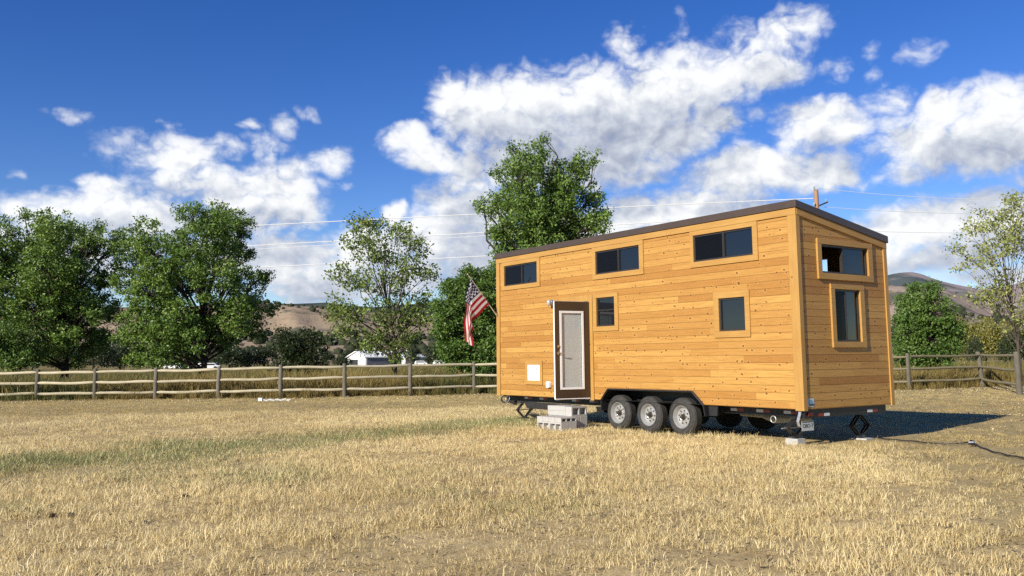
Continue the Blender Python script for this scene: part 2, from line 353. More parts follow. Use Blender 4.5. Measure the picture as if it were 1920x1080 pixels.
def tyre_material():
    m, t, b = mat('tyre_rubber'); p = t.obj(); f = t.noise(p, 12, 5); x, y, z = t.sep(p)
    c = t.ramp(f, [(.3, (.030, .029, .027)), (.7, (.058, .055, .050))])
    t.put(b.inputs['Base Color'], c); b.inputs['Roughness'].default_value = .75; b.inputs['Specular IOR Level'].default_value = .3
    return m
M_['tyre'] = tyre_material()
def flag_material():
    m, t, b = mat('flag_cloth'); u = t.attr('fly'); v = t.attr('hoist')
    st = t.m('MODULO', t.m('FLOOR', t.m('MULTIPLY', v, 12.999)), 2.)
    stripes = t.mix(t.m('GREATER_THAN', st, .5), (.40, .012, .022), (.72, .70, .66))
    cu = t.m('MULTIPLY', u, 12 / .4); cv = t.m('MULTIPLY', v, 10 / .5385)
    iu, iv = t.m('ROUND', cu), t.m('ROUND', cv)
    du, dv = t.m('SUBTRACT', cu, iu), t.m('SUBTRACT', cv, iv)
    rad = t.m('SQRT', t.m('ADD', t.m('MULTIPLY', t.m('MULTIPLY', du, du), .72), t.m('MULTIPLY', dv, dv)))
    par = t.m('LESS_THAN', t.m('MODULO', t.m('ADD', iu, iv), 2.), .5)
    ins = t.m('MULTIPLY', t.m('MULTIPLY', t.m('GREATER_THAN', iu, .5), t.m('LESS_THAN', iu, 11.5)), t.m('MULTIPLY', t.m('GREATER_THAN', iv, .5), t.m('LESS_THAN', iv, 9.5)))
    star = t.m('MULTIPLY', t.m('MULTIPLY', t.m('LESS_THAN', rad, .52), par), ins)
    canton = t.mix(star, (.010, .014, .055), (.74, .74, .74))
    isc = t.m('MULTIPLY', t.m('LESS_THAN', u, .4), t.m('LESS_THAN', v, .5385))
    c = t.mix(isc, stripes, canton)
    t.put(b.inputs['Base Color'], c); b.inputs['Roughness'].default_value = .8; b.inputs['Specular IOR Level'].default_value = .2
    tl = t.new('ShaderNodeBsdfTranslucent'); t.put(tl.inputs[0], c); mx = t.new('ShaderNodeMixShader'); mx.inputs[0].default_value = .25
    t.l.new(b.outputs[0], mx.inputs[1]); t.l.new(tl.outputs[0], mx.inputs[2]); t.l.new(mx.outputs[0], t.n['Material Output'].inputs[0]); return m
M_['flag'] = flag_material()
def weathered(name, c0, c1, axis):
    m, t, b = mat(name); x, y, z = t.sep(t.obj())
    st = {'x': (2., 30, 30), 'z': (30, 30, 2.)}[axis]
    v = t.xyz(t.m('MULTIPLY', x, st[0]), t.m('MULTIPLY', y, st[1]), t.m('MULTIPLY', z, st[2]))
    f = t.noise(v, 1., 6, .65, .4); big = t.noise(t.obj(), 2.2, 3); rnd = t.new('ShaderNodeObjectInfo').outputs['Random']
    c = t.ramp(t.m('ADD', t.m('ADD', t.m('MULTIPLY', f, .5), t.m('MULTIPLY', big, .35)), t.m('MULTIPLY', rnd, .15)), [(.3, c0), (.7, c1)])
    t.put(b.inputs['Base Color'], c); b.inputs['Roughness'].default_value = .85; b.inputs['Specular IOR Level'].default_value = .2
    t.put(b.inputs['Normal'], t.bump(f, .5, .01)); return m
M_['post'] = weathered('weathered_post', (.075, .066, .05), (.19, .17, .135), 'z')
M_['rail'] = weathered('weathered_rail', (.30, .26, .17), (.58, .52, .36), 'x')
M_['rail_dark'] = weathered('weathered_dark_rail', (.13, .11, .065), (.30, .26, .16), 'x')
M_['pole_wood'] = weathered('utility_pole_wood', (.25, .14, .075), (.42, .25, .14), 'z')
def leaf_material(name, stops, trans=.3):
    m, t, b = mat(name); tone = t.attr('tone'); big = t.noise(t.pos(), .55, 3)
    f = t.m('ADD', t.m('MULTIPLY', tone, .78), t.m('MULTIPLY', big, .22))
    c = t.ramp(f, stops)
    t.put(b.inputs['Base Color'], c); b.inputs['Roughness'].default_value = .45; b.inputs['Specular IOR Level'].default_value = .38
    tl = t.new('ShaderNodeBsdfTranslucent'); t.put(tl.inputs[0], t.mix(.5, c, (.16, .22, .02)))
    mx = t.new('ShaderNodeMixShader'); mx.inputs[0].default_value = trans
    t.l.new(b.outputs[0], mx.inputs[1]); t.l.new(tl.outputs[0], mx.inputs[2]); t.l.new(mx.outputs[0], t.n['Material Output'].inputs[0]); return m
M_['leaf_deep'] = leaf_material('deep_green_leaves', [(.0, (.042, .092, .017)), (.45, (.12, .21, .038)), (.8, (.23, .33, .068)), (.93, (.31, .385, .088)), (.99, (.44, .31, .05))])
M_['leaf_bright'] = leaf_material('bright_green_leaves', [(.0, (.05, .10, .02)), (.5, (.105, .19, .036)), (.85, (.17, .25, .055)), (1., (.24, .30, .08))])
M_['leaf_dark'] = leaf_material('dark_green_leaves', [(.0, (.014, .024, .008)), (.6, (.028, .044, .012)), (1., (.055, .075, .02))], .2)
M_['leaf_olive'] = leaf_material('olive_leaves', [(.0, (.075, .125, .026)), (.5, (.16, .225, .048)), (.85, (.26, .31, .075)), (1., (.36, .33, .08))])
M_['leaf_yellow'] = leaf_material('yellowing_leaves', [(.0, (.15, .19, .05)), (.5, (.29, .32, .09)), (.85, (.45, .45, .15)), (1., (.56, .54, .22))])
M_['leaf_far'] = leaf_material('far_tree_leaves', [(.0, (.022, .034, .014)), (.6, (.042, .058, .024)), (1., (.072, .085, .034))], .15)
M_['leaf_willow'] = leaf_material('far_willow_leaves', [(.0, (.12, .125, .026)), (.6, (.22, .205, .045)), (1., (.30, .27, .07))], .15)
M_['bark'] = simple('grey_brown_bark', (.085, .068, .052), .9, 0., .15, .4, 10, .5)
M_['bark_dark'] = simple('dark_bark', (.045, .036, .028), .9, 0., .15, .4, 10, .5)

# ------------------------------------------------------------------ ground
GREEN_LINE = np.array([GR(*p)[:2] for p in ((-260, 884), (-100, 880), (0, 873), (120, 865), (240, 855), (400, 844), (600, 827), (750, 812), (850, 801), (960, 791), (1010, 787))])
def poly_dist(x, y, L):
    best = np.full(np.shape(x), 1e9)
    for (ax, ay), (bx, by) in zip(L[:-1], L[1:]):
        dx, dy = bx - ax, by - ay; tt = np.clip(((x - ax) * dx + (y - ay) * dy) / (dx * dx + dy * dy), 0, 1)
        best = np.minimum(best, np.hypot(x - ax - tt * dx, y - ay - tt * dy))
    return best
def sstep(x, a, b): q = np.clip((x - a) / (b - a), 0, 1); return q * q * (3 - 2 * q)
def green_mask(x, y):
    yc = np.interp(x, GREEN_LINE[:, 0], GREEN_LINE[:, 1]); d = np.abs(y - yc) / 2.1 + (fbm(x, y, .8, 5, 3) - .5) * 1.8
    m = .68 * (1 - sstep(d, .2, 1.5)) * (1 - sstep(x, .2, 1.6))
    p = sstep(fbm(x, y, .5, 3, 9), .60, .78) * .6 * (1 - sstep(x, -1.5, 2.5)) * (1 - sstep(y, 14, 18))
    return np.clip(np.maximum(m, p * .55), 0, 1)
def bare_mask(x, y):                                # trodden short ground along the fence and right of the house
    edge = 25.2 + .16 * (x + 14) + (fbm(x, y, .35, 3, 5) - .5) * 1.6
    a = sstep(y, edge - .25, edge + .5)
    # right-hand side: everything right of a line from the house corner towards the camera
    lx = 5.6 - .17 * (15.3 - y) + (fbm(x, y, .5, 3, 6) - .5) * 1.6
    b = sstep(x, lx - .9, lx + 1.0)
    return np.clip(np.maximum(a, b), 0, 1)
def gz(x, y):
    return (fbm(x, y, .22, 3, 2) - .5) * .09 + (fbm(x, y, 1.3, 2, 4) - .5) * .03
FENCE_Y = lambda x: np.interp(x, [-30, -18.7, -9.3, -1.7, 8, 17, 21.85], [34.6, 35.05, 35.9, 38.4, 38.6, 38.5, 41.2])
def ground_material():
    m, t, b = mat('dry_field_soil'); p = t.pos(); gr = t.attr('green'); ba = t.attr('bare'); me = t.attr('meadow')
    n1 = t.noise(p, .9, 6, .6); n2 = t.noise(p, 9, 6, .65); n3 = t.noise(p, 55, 3, .6)
    f = t.m('ADD', t.m('MULTIPLY', n1, .35), t.m('ADD', t.m('MULTIPLY', n2, .4), t.m('MULTIPLY', n3, .25)))
    straw = t.ramp(f, [(.32, (.20, .14, .065)), (.48, (.42, .315, .15)), (.66, (.66, .52, .27))])
    bare = t.ramp(f, [(.3, (.23, .17, .075)), (.5, (.37, .285, .13)), (.7, (.51, .405, .20))])
    green = t.ramp(f, [(.3, (.13, .14, .055)), (.6, (.25, .235, .10)), (.75, (.42, .34, .16))])
    mead = t.ramp(t.noise(p, .06, 5, .6), [(.35, (.12, .115, .035)), (.5, (.21, .165, .06)), (.65, (.30, .22, .09))])
    c = t.mix(ba, straw, bare); c = t.mix(t.m('MULTIPLY', gr, .8), c, green); c = t.mix(me, c, mead)
    t.put(b.inputs['Base Color'], c); b.inputs['Roughness'].default_value = .95; b.inputs['Specular IOR Level'].default_value = .1
    t.put(b.inputs['Normal'], t.bump(f, .8, .04)); return m
M_['ground'] = ground_material()
def build_ground():
    xs = np.concatenate([[-9000, -3000, -1000, -400, -150, -80], np.linspace(-50, -26, 25), np.linspace(-25.5, 30, 260), np.linspace(31, 55, 25), [85, 150, 400, 1000, 3000, 9000]])
    ys = np.concatenate([[-3000, -300, -60, -20, -8], np.linspace(-4, 46, 250), np.linspace(47, 90, 44), [110, 140, 190, 260, 380, 600, 1000, 2000, 4000, 9000]])
    X, Y = np.meshgrid(xs, ys); near = np.exp(-np.maximum(0, np.hypot(X, Y - 20) - 45) / 15.)
    Z = gz(X, Y) * near
    V = np.stack([X, Y, Z], -1).reshape(-1, 3); nx = len(xs)
    i = np.arange((len(ys) - 1) * nx).reshape(len(ys) - 1, nx)[:, :-1].ravel()
    F = np.stack([i, i + 1, i + nx + 1, i + nx], 1)
    x, y = V[:, 0], V[:, 1]
    o = mesh_np('ground', V, F, M_['ground'], attrs={'green': ('POINT', green_mask(x, y)), 'bare': ('POINT', bare_mask(x, y)),
        'meadow': ('POINT', sstep(y - FENCE_Y(x), .2, 1.2))}, smooth=True)
    tag(o, 'dry straw coloured field running back to the fence and meadow', 'field', kind='structure')
build_ground()

# ------------------------------------------------------------------ grass (uncountable: instanced blades)
def grass_material(name, straw, green):
    m, t, b = mat(name); gr = t.attr('green', 'INSTANCER'); tn = t.attr('tone', 'INSTANCER'); bl = t.attr('blade'); br = t.attr('bare', 'INSTANCER')
    f = t.m('ADD', t.m('MULTIPLY', bl, .65), t.m('MULTIPLY', tn, .35))
    c = t.mix(br, t.ramp(f, straw), t.ramp(f, [(p, (q[0] * .80, q[1] * .76, q[2] * .64)) for p, q in straw]))
    gsel = t.sm(t.m('SUBTRACT', t.m('ADD', gr, t.m('MULTIPLY', bl, .0)), t.white(t.xyz(bl, 3.3, 2.))), -.12, .12)
    c = t.mix(gsel, c, t.ramp(bl, green))
    t.put(b.inputs['Base Color'], c); b.inputs['Roughness'].default_value = .6; b.inputs['Specular IOR Level'].default_value = .25
    tl = t.new('ShaderNodeBsdfTranslucent'); t.put(tl.inputs[0], c); mx = t.new('ShaderNodeMixShader'); mx.inputs[0].default_value = .28
    t.l.new(b.outputs[0], mx.inputs[1]); t.l.new(tl.outputs[0], mx.inputs[2]); t.l.new(mx.outputs[0], t.n['Material Output'].inputs[0]); return m
M_['straw'] = grass_material('dry_grass_blades', [(.06, (.24, .165, .065)), (.28, (.56, .43, .195)), (.6, (.83, .685, .36)), (.97, (.93, .83, .53))],
                             [(.0, (.10, .14, .045)), (.5, (.19, .24, .08)), (1., (.40, .38, .16))])
M_['weed'] = grass_material('meadow_weed_blades', [(.1, (.13, .095, .03)), (.5, (.25, .19, .06)), (.9, (.42, .32, .115))],
                            [(.0, (.04, .06, .015)), (.5, (.085, .11, .03)), (1., (.17, .17, .05))])
def clump(name, n, rad, h0, h1, w0, w1, lean, m, flat=.2):
    V = []; F = []; B = []
    for i in range(n):
        r = rad * math.sqrt(random.random()); a = random.random() * 6.283; x, y = r * math.cos(a), r * math.sin(a)
        h = random.uniform(h0, h1) * (1 if random.random() > .12 else 1.35); wd = random.uniform(w0, w1) / 2; d = random.random() * 6.283
        ln = h * lean * random.random() ** .7
        if random.random() < flat: ln = h * random.uniform(1.2, 2.); h *= random.uniform(.12, .35)   # broken, lying stalks
        fa = random.random() * 6.283; sx_, sy_ = math.cos(fa) * wd, math.sin(fa) * wd
        mx_, my_ = x + math.cos(d) * ln * .35, y + math.sin(d) * ln * .35; tx, ty = x + math.cos(d) * ln, y + math.sin(d) * ln
        k = len(V)
        V += [(x - sx_, y - sy_, -.01), (x + sx_, y + sy_, -.01), (mx_ + sx_ * .85, my_ + sy_ * .85, h * .6), (mx_ - sx_ * .85, my_ - sy_ * .85, h * .6), (tx + sx_ * .3, ty + sy_ * .3, h), (tx - sx_ * .3, ty - sy_ * .3, h)]
        F += [(k, k + 1, k + 2, k + 3), (k + 3, k + 2, k + 4, k + 5)]; q = random.random(); B += [q, q]
    return mesh_np(name, V, F, m, attrs={'blade': ('FACE', B)}, uselink=False)
def scatter(name, pts, rot, scale, idx, attrs, protos, label, cat):
    pc = bpy.data.collections.new(name + '_blades')
    for k, o in enumerate(protos): o.name = f'{name}_clump_{k:02d}'; pc.objects.link(o)
    me = bpy.data.meshes.new(name); me.vertices.add(len(pts)); me.vertices.foreach_set('co', np.asarray(pts, np.float32).ravel())
    for an, arr in dict(attrs, scl=scale).items():
        a = me.attributes.new(an, 'FLOAT', 'POINT'); a.data.foreach_set('value', np.asarray(arr, np.float32))
    a = me.attributes.new('rot', 'FLOAT_VECTOR', 'POINT'); a.data.foreach_set('vector', np.asarray(rot, np.float32).ravel())
    a = me.attributes.new('pick', 'INT', 'POINT'); a.data.foreach_set('value', np.asarray(idx, np.int32))
    o = link(bpy.data.objects.new(name, me))
    ng = bpy.data.node_groups.new(name + '_nodes', 'GeometryNodeTree'); n, l = ng.nodes, ng.links
    ng.interface.new_socket('Geometry', in_out='INPUT', socket_type='NodeSocketGeometry'); ng.interface.new_socket('Geometry', in_out='OUTPUT', socket_type='NodeSocketGeometry')
    gi, go = n.new('NodeGroupInput'), n.new('NodeGroupOutput')
    ci = n.new('GeometryNodeCollectionInfo'); ci.inputs[0].default_value = pc; ci.inputs[1].default_value = True; ci.inputs[2].default_value = True
    iop = n.new('GeometryNodeInstanceOnPoints'); iop.inputs['Pick Instance'].default_value = True
    def na(nm, ty):
        q = n.new('GeometryNodeInputNamedAttribute'); q.data_type = ty; q.inputs[0].default_value = nm; return q.outputs[0]
    l.new(gi.outputs[0], iop.inputs['Points']); l.new(ci.outputs[0], iop.inputs['Instance'])
    l.new(na('pick', 'INT'), iop.inputs['Instance Index']); l.new(na('scl', 'FLOAT'), iop.inputs['Scale'])
    e2r = n.new('FunctionNodeEulerToRotation'); l.new(na('rot', 'FLOAT_VECTOR'), e2r.inputs[0]); l.new(e2r.outputs[0], iop.inputs['Rotation'])
    l.new(iop.outputs[0], go.inputs[0])
    md = o.modifiers.new('scatter', 'NODES'); md.node_group = ng
    tag(o, label, cat, kind='stuff'); return o
def rots(n, tilt=.12): return np.stack([rng.normal(0, tilt, n), rng.normal(0, tilt, n), rng.uniform(0, 6.283, n)], 1)
def in_house(x, y, pad=0.):
    dx, dy = x - HROOT[0], y - HROOT[1]; hx = HC * dx + HS * dy; hy = -HS * dx + HC * dy
    return (hx > -8.85 - pad) & (hx < .1 + pad) & (hy > .45 - pad) & (hy < 2.5 + pad)
def field_points(y0, y1, n, fx=.68, ext=2.5):
    y = np.sqrt(rng.uniform(y0 ** 2, y1 ** 2, n)); x = rng.uniform(-1, 1, n) * (y * fx + ext); return x, y
def build_field_grass():
    st = [clump('c', 150, .30, .022, .075, .003, .006, 1.0, M_['straw'], .36) for _ in range(5)] + \
         [clump('c', 130, .28, .010, .036, .003, .0065, 1.4, M_['straw'], .65) for _ in range(4)] + \
         [clump('c', 30, .25, .06, .12, .0025, .005, .7, M_['straw'], .15) for _ in range(3)]
    X, Y, I, S = [], [], [], []
    for (y0, y1, n) in ((3.2, 16, 6300), (16, 37, 13500)):
        x, y = field_points(y0, y1, n); X.append(x); Y.append(y)
    x, y = np.concatenate(X), np.concatenate(Y)
    b = bare_mask(x, y); keep = (y < FENCE_Y(x) - .1) & ~in_house(x, y, 0.)
    x, y, b = x[keep], y[keep], b[keep]
    patch = fbm(x, y, .55, 4, 12) * .45 + fbm(x, y, 1.9, 3, 15) * .55
    r = rng.random(len(x)); short = (r < b * .96) | (patch < .405) | (rng.random(len(x)) < .13)
    idx = np.where(short, rng.integers(5, 9, len(x)), rng.integers(0, 5, len(x)))
    tall = (~short) & (rng.random(len(x)) < .10); idx = np.where(tall, rng.integers(9, 12, len(x)), idx)
    scl = np.where(short, rng.uniform(.6, 1., len(x)), rng.uniform(.7, 1.2, len(x)) * (.5 + .85 * patch))
    g = green_mask(x, y); tone = np.clip(fbm(x, y, .35, 3, 21) * 1.1 - .05 + rng.normal(0, .1, len(x)), 0, 1)
    # lush strip stands a little taller
    scl = scl * (1 + .15 * g)
    dc = poly_dist(x, y, np.array([GR(*p)[:2] for p in ((1600, 824), (1710, 834), (1790, 841), (1815, 839), (1838, 847), (1890, 862), (1990, 883))]))
    dj = np.hypot(x - 4.75, y - 14.5)
    scl = scl * np.where(dc < .35, .35, 1.) * np.where(dj < .8, .55, 1.)
    k2 = ~((dc < .30) & (rng.random(len(x)) < .8)) & ~((b > .5) & (rng.random(len(x)) < np.where(x > 5, .55, .3))); x, y, idx, scl, g, tone, b = (q[k2] for q in (x, y, idx, scl, g, tone, b))
    scatter('dry_grass', np.stack([x, y, gz(x, y)], 1), rots(len(x)), scl, idx, {'green': g, 'tone': tone, 'bare': b}, st,
            'short dry yellow grass covering the whole field with a green streak', 'grass')
build_field_grass()
def build_meadow():
    wd = [clump('c', 90, .35, .25, .62, .008, .018, .5, M_['weed'], .12) for _ in range(5)] + [clump('c', 70, .4, .4, .85, .008, .02, .45, M_['weed'], .08) for _ in range(3)]
    X, Y = [], []
    x = rng.uniform(-34, 34, 9000); y = FENCE_Y(x) + np.where(rng.random(len(x)) < .06, rng.uniform(-.45, .3, len(x)), .35 + np.abs(rng.normal(0, 4.5, len(x))))
    X.append(x); Y.append(y)
    x, y = field_points(48, 130, 9000); X.append(x); Y.append(y)
    x, y = np.concatenate(X), np.concatenate(Y); n = len(x)
    inside = (x > 17.) & (y < 41.5) & (x < 24) & (x - 17 < (y - 28) * .9) & False
    p = fbm(x, y, .25, 3, 31)
    scl = rng.uniform(.55, 1.15, n) * (.55 + .9 * p) * np.where(y > 55, .75, 1.) * np.where(y < FENCE_Y(x) + .3, .5, 1.)
    g = np.clip((fbm(x, y, .18, 3, 41) - .38) * 4, 0, 1) * .8
    scatter('meadow_weeds', np.stack([x, y, gz(x, y) * (y < 60)], 1), rots(n, .08), scl, rng.integers(0, 8, n), {'green': g, 'tone': np.clip(p + rng.normal(0, .15, n), 0, 1), 'bare': np.zeros(n)}, wd,
            'tall tan and olive weeds growing in the meadow behind the fence', 'weeds')
build_meadow()
def build_litter():
    V = [(0, -.03, .0), (.022, 0, .012), (0, .03, .004), (-.022, 0, .012)]
    m = leaf_material('fallen_leaf', [(.1, (.35, .25, .12)), (.5, (.52, .42, .22)), (.9, (.68, .58, .36))], .15)
    ps = []
    for k in range(3):
        vv = []; ff = []; tt = []
        for q in range(7):
            c = np.array([random.uniform(-.4, .4), random.uniform(-.4, .4), .012]); rm = Matrix.Rotation(random.random() * 6.3, 3, 'Z') @ Matrix.Rotation(random.uniform(-.7, .7), 3, 'X')
            b = len(vv); vv += [tuple(np.array(rm @ Vector(p)) + c) for p in V]; ff.append((b, b + 1, b + 2, b + 3)); tt.append(random.random())
        ps.append(mesh_np('c', vv, ff, m, attrs={'tone': ('FACE', tt)}, uselink=False))
    x = rng.uniform(-24, 24, 1500); y = FENCE_Y(x) - np.abs(rng.normal(0, 2.2, len(x))) - .05
    x2 = rng.uniform(7, 20, 260); y2 = rng.uniform(14, 37, 260)
    x, y = np.concatenate([x, x2]), np.concatenate([y, y2]); n = len(x)
    scatter('fallen_leaves', np.stack([x, y, gz(x, y) + .01], 1), rots(n, .05), rng.uniform(.55, 1.2, n), rng.integers(0, 3, n), {'tone': rng.random(n)}, ps,
            'pale fallen leaves scattered on the trodden ground by the fence', 'leaves')
build_litter()
def build_debris():
    m = leaf_material('broken_stalk_debris', [(.1, (.08, .055, .028)), (.5, (.20, .14, .07)), (.9, (.42, .32, .17))], .1)
    ps = []
    for k in range(4):
        vv = []; ff = []; tt = []
        for q in range(9):
            c = np.array([random.uniform(-.45, .45), random.uniform(-.45, .45), random.uniform(.012, .03)]); a = random.random() * 6.28; l_, w_ = random.uniform(.012, .035), random.uniform(.004, .010)
            d = np.array([math.cos(a), math.sin(a), random.uniform(-.2, .5)]); e = np.array([-math.sin(a), math.cos(a), random.uniform(-.5, .5)])
            b = len(vv); vv += [tuple(c - d * l_), tuple(c + e * w_), tuple(c + d * l_), tuple(c - e * w_)]; ff.append((b, b + 1, b + 2, b + 3)); tt.append(random.random())
        ps.append(mesh_np('c', vv, ff, m, attrs={'tone': ('FACE', tt)}, uselink=False))
    x, y = field_points(3.2, 30, 5200); k = y < FENCE_Y(x) - .2; x, y = x[k], y[k]; n = len(x)
    scatter('stalk_litter', np.stack([x, y, gz(x, y) + .008], 1), rots(n, .1), rng.uniform(.6, 1.3, n), rng.integers(0, 4, n), {'tone': rng.random(n)}, ps,
            'brown bits of broken stalk and leaf lying among the dry grass', 'litter')
build_debris()

# ------------------------------------------------------------------ tiny house on its trailer (local frame: x along the long side, y back, z up from the floor line)
RH = empty('tiny_house', (*HROOT, HZ), YAW, label='honey coloured cedar tiny house on a black triple axle trailer', cat='tiny house')
L, W, H0, SL = 8.825, 2.5, 3.30, .1657
top_z = lambda y: H0 - SL * y
def fmap(face):
    if face == 'long': return lambda a, d, z: (a, -d, z)
    if face == 'end': return lambda a, d, z: (d, a, z)
    if face == 'back': return lambda a, d, z: (a, W + d, z)
    if face == 'far': return lambda a, d, z: (-L - d, a, z)
def wall(face, a0, a1, ztop, zbot, holes, breaks=(), th=.11):
    P = fmap(face); mb = MB()
    cuts = sorted(set([a0, a1, *breaks] + [q for h in holes for q in h[:2]]))
    for i in range(len(cuts) - 1):
        u, v = cuts[i], cuts[i + 1]; hs = sorted([h for h in holes if h[0] < (u + v) / 2 < h[1]], key=lambda h: h[2])
        lo = (zbot(u), zbot(v))
        for h in hs + [None]:
            hi = (ztop(u), ztop(v)) if h is None else (h[2], h[2])
            if hi[0] - lo[0] > 1e-4 or hi[1] - lo[1] > 1e-4:
                for d in (0., -th): mb.add([P(u, d, lo[0]), P(v, d, lo[1]), P(v, d, hi[1]), P(u, d, hi[0])], [(0, 1, 2, 3)])
            if h: lo = (h[3], h[3])
        mb.add([P(u, 0, zbot(u)), P(v, 0, zbot(v)), P(v, -th, zbot(v)), P(u, -th, zbot(u))], [(0, 1, 2, 3)])
    for x0, x1, z0, z1 in holes:
        mb.add([P(a, d, z) for d in (0, -th) for a, z in ((x0, z0), (x1, z0), (x1, z1), (x0, z1))], [(0, 1, 5, 4), (1, 2, 6, 5), (2, 3, 7, 6), (3, 0, 4, 7)])
    return mb
WIN = { # opening, casing, mullion (sliding windows)
 'A': ('long', (-8.51, -7.172, 2.61, 3.10), (-8.62, -7.06, 2.51, 3.187), -7.80),
 'B': ('long', (-5.087, -3.745, 2.61, 3.10), (-5.19, -3.622, 2.505, 3.187), -4.385),
 'C': ('long', (-2.281, -.893, 2.61, 3.105), (-2.36, -.785, 2.508, 3.187), -1.57),
 'D': ('long', (-5.087, -4.517, 1.515, 2.117), (-5.198, -4.406, 1.416, 2.197), None),
 'E': ('long', (-1.713, -1.12, 1.313, 1.90), (-1.83, -1.014, 1.2, 2.01), None),
 'F': ('end', (.62, 1.945, 2.252, 2.74), (.51, 2.073, 2.146, 2.833), 1.25),
 'G': ('end', (.93, 1.645, 1.097, 1.99), (.822, 1.766, .999, 2.075), 1.264)}
DOOR = (-6.20, -5.36, .035, 2.06)
arch = [(-L, 0), (-4.955, 0), (-4.735, .237), (-2.414, .242), (-2.14, 0), (0, 0)]
zarch = lambda a: float(np.interp(a, [p[0] for p in arch], [p[1] for p in arch]))
wall('long', -L, 0, lambda a: H0, zarch, [WIN[k][1] for k in 'ABCDE'] + [DOOR], [p[0] for p in arch]).build('siding', M_['siding'], RH)
wall('end', 0, W, top_z, lambda a: 0, [WIN['F'][1], WIN['G'][1]]).build('siding', M_['siding'], RH)
BACKWIN = [(-2.3, -1.13, 2.2, 2.70), (-5.2, -4.1, 2.2, 2.7)]
wall('back', -L, 0, lambda a: top_z(W), lambda a: 0, BACKWIN).build('siding', M_['siding'], RH)
wall('far', 0, W, top_z, lambda a: 0, []).build('siding', M_['siding'], RH)
mb = MB(); mb.box(-L + .12, -.12, .64, W - .12, .02, .06); mb.box(-2.0, -.13, .13, W - .13, 1.98, 2.07); mb.box(-L + .13, -6.6, .13, W - .13, 2.1, 2.2)
mb.build('floor', M_['interior'], RH)
rf = MB(); rf.prism([(-.045, top_z(-.045) + .003), (W + .06, top_z(W + .06) + .003), (W + .06, top_z(W + .06) + .128), (-.045, top_z(-.045) + .128)], 'x', -L - .04, .05)
rf.build('roof', M_['brown_metal'], RH, bevel=.006)
sm_ = MB()
for k in range(21):
    xx = -L + .05 + k * .43; sm_.add([(xx, -.03, top_z(-.03) + .129), (xx + .03, -.03, top_z(-.03) + .129), (xx + .03, W + .05, top_z(W + .05) + .129), (xx, W + .05, top_z(W + .05) + .129),
      (xx, -.03, top_z(-.03) + .155), (xx + .03, -.03, top_z(-.03) + .155), (xx + .03, W + .05, top_z(W + .05) + .155), (xx, W + .05, top_z(W + .05) + .155)], [(3, 2, 1, 0), (4, 5, 6, 7), (0, 1, 5, 4), (1, 2, 6, 5), (2, 3, 7, 6), (3, 0, 4, 7)])
# trim boards
T_ = .024
MB().box(-.147, T_, -T_, -.001, -.022, 3.188).build('corner_board', M_['trim_z'], RH, bevel=.003)
MB().prism([(.0, -.02), (.072, -.02), (.072, top_z(.072) - .115), (.0, top_z(0) - .115)], 'x', .001, T_).build('corner_board', M_['trim_z'], RH)
MB().box(-L - T_, -8.705, -T_, -.001, -.022, 3.188).build('corner_board', M_['trim_z'], RH, bevel=.003)
MB().prism([(2.43, -.02), (W + T_, -.02), (W + T_, top_z(W + T_) - .115), (2.43, top_z(2.43) - .115)], 'x', .001, T_).build('corner_board', M_['trim_z'], RH)
for a0, a1 in ((-L - T_, -6.0), (-5.997, -2.95), (-2.947, T_)):
    MB().box(a0, a1, -T_ - .004, -.001, 3.190, 3.300).build('frieze_board', M_['trim_x'], RH, bevel=.002)
MB().prism([(T_ * 0, top_z(0) - .112), (W + T_, top_z(W + T_) - .112), (W + T_, top_z(W + T_)), (0, top_z(0))], 'x', .001, T_ + .006).build('frieze_board', M_['trim_y'], RH)
def casing(face, op, out, th):
    P = fmap(face); mb = MB()
    (x0, x1, z0, z1), (X0, X1, Z0, Z1) = op, out
    for a0, a1, b0, b1, d1 in ((X0, x0, z0, z1, th), (x1, X1, z0, z1, th), (X0, X1, Z0, z0, th + .003), (X0, X1, z1, Z1, th + .002)):
        mb.add([P(a, d, z) for d in (.001, d1) for a, z in ((a0, b0), (a1, b0), (a1, b1), (a0, b1))], [(3, 2, 1, 0), (4, 5, 6, 7), (0, 1, 5, 4), (1, 2, 6, 5), (2, 3, 7, 6), (3, 0, 4, 7)])
    return mb
def bx(mb, face, a0, a1, d0, d1, z0, z1):
    P = fmap(face); mb.add([P(a, d, z) for d in (d0, d1) for a, z in ((a0, z0), (a1, z0), (a1, z1), (a0, z1))], [(3, 2, 1, 0), (4, 5, 6, 7), (0, 1, 5, 4), (1, 2, 6, 5), (2, 3, 7, 6), (3, 0, 4, 7)])
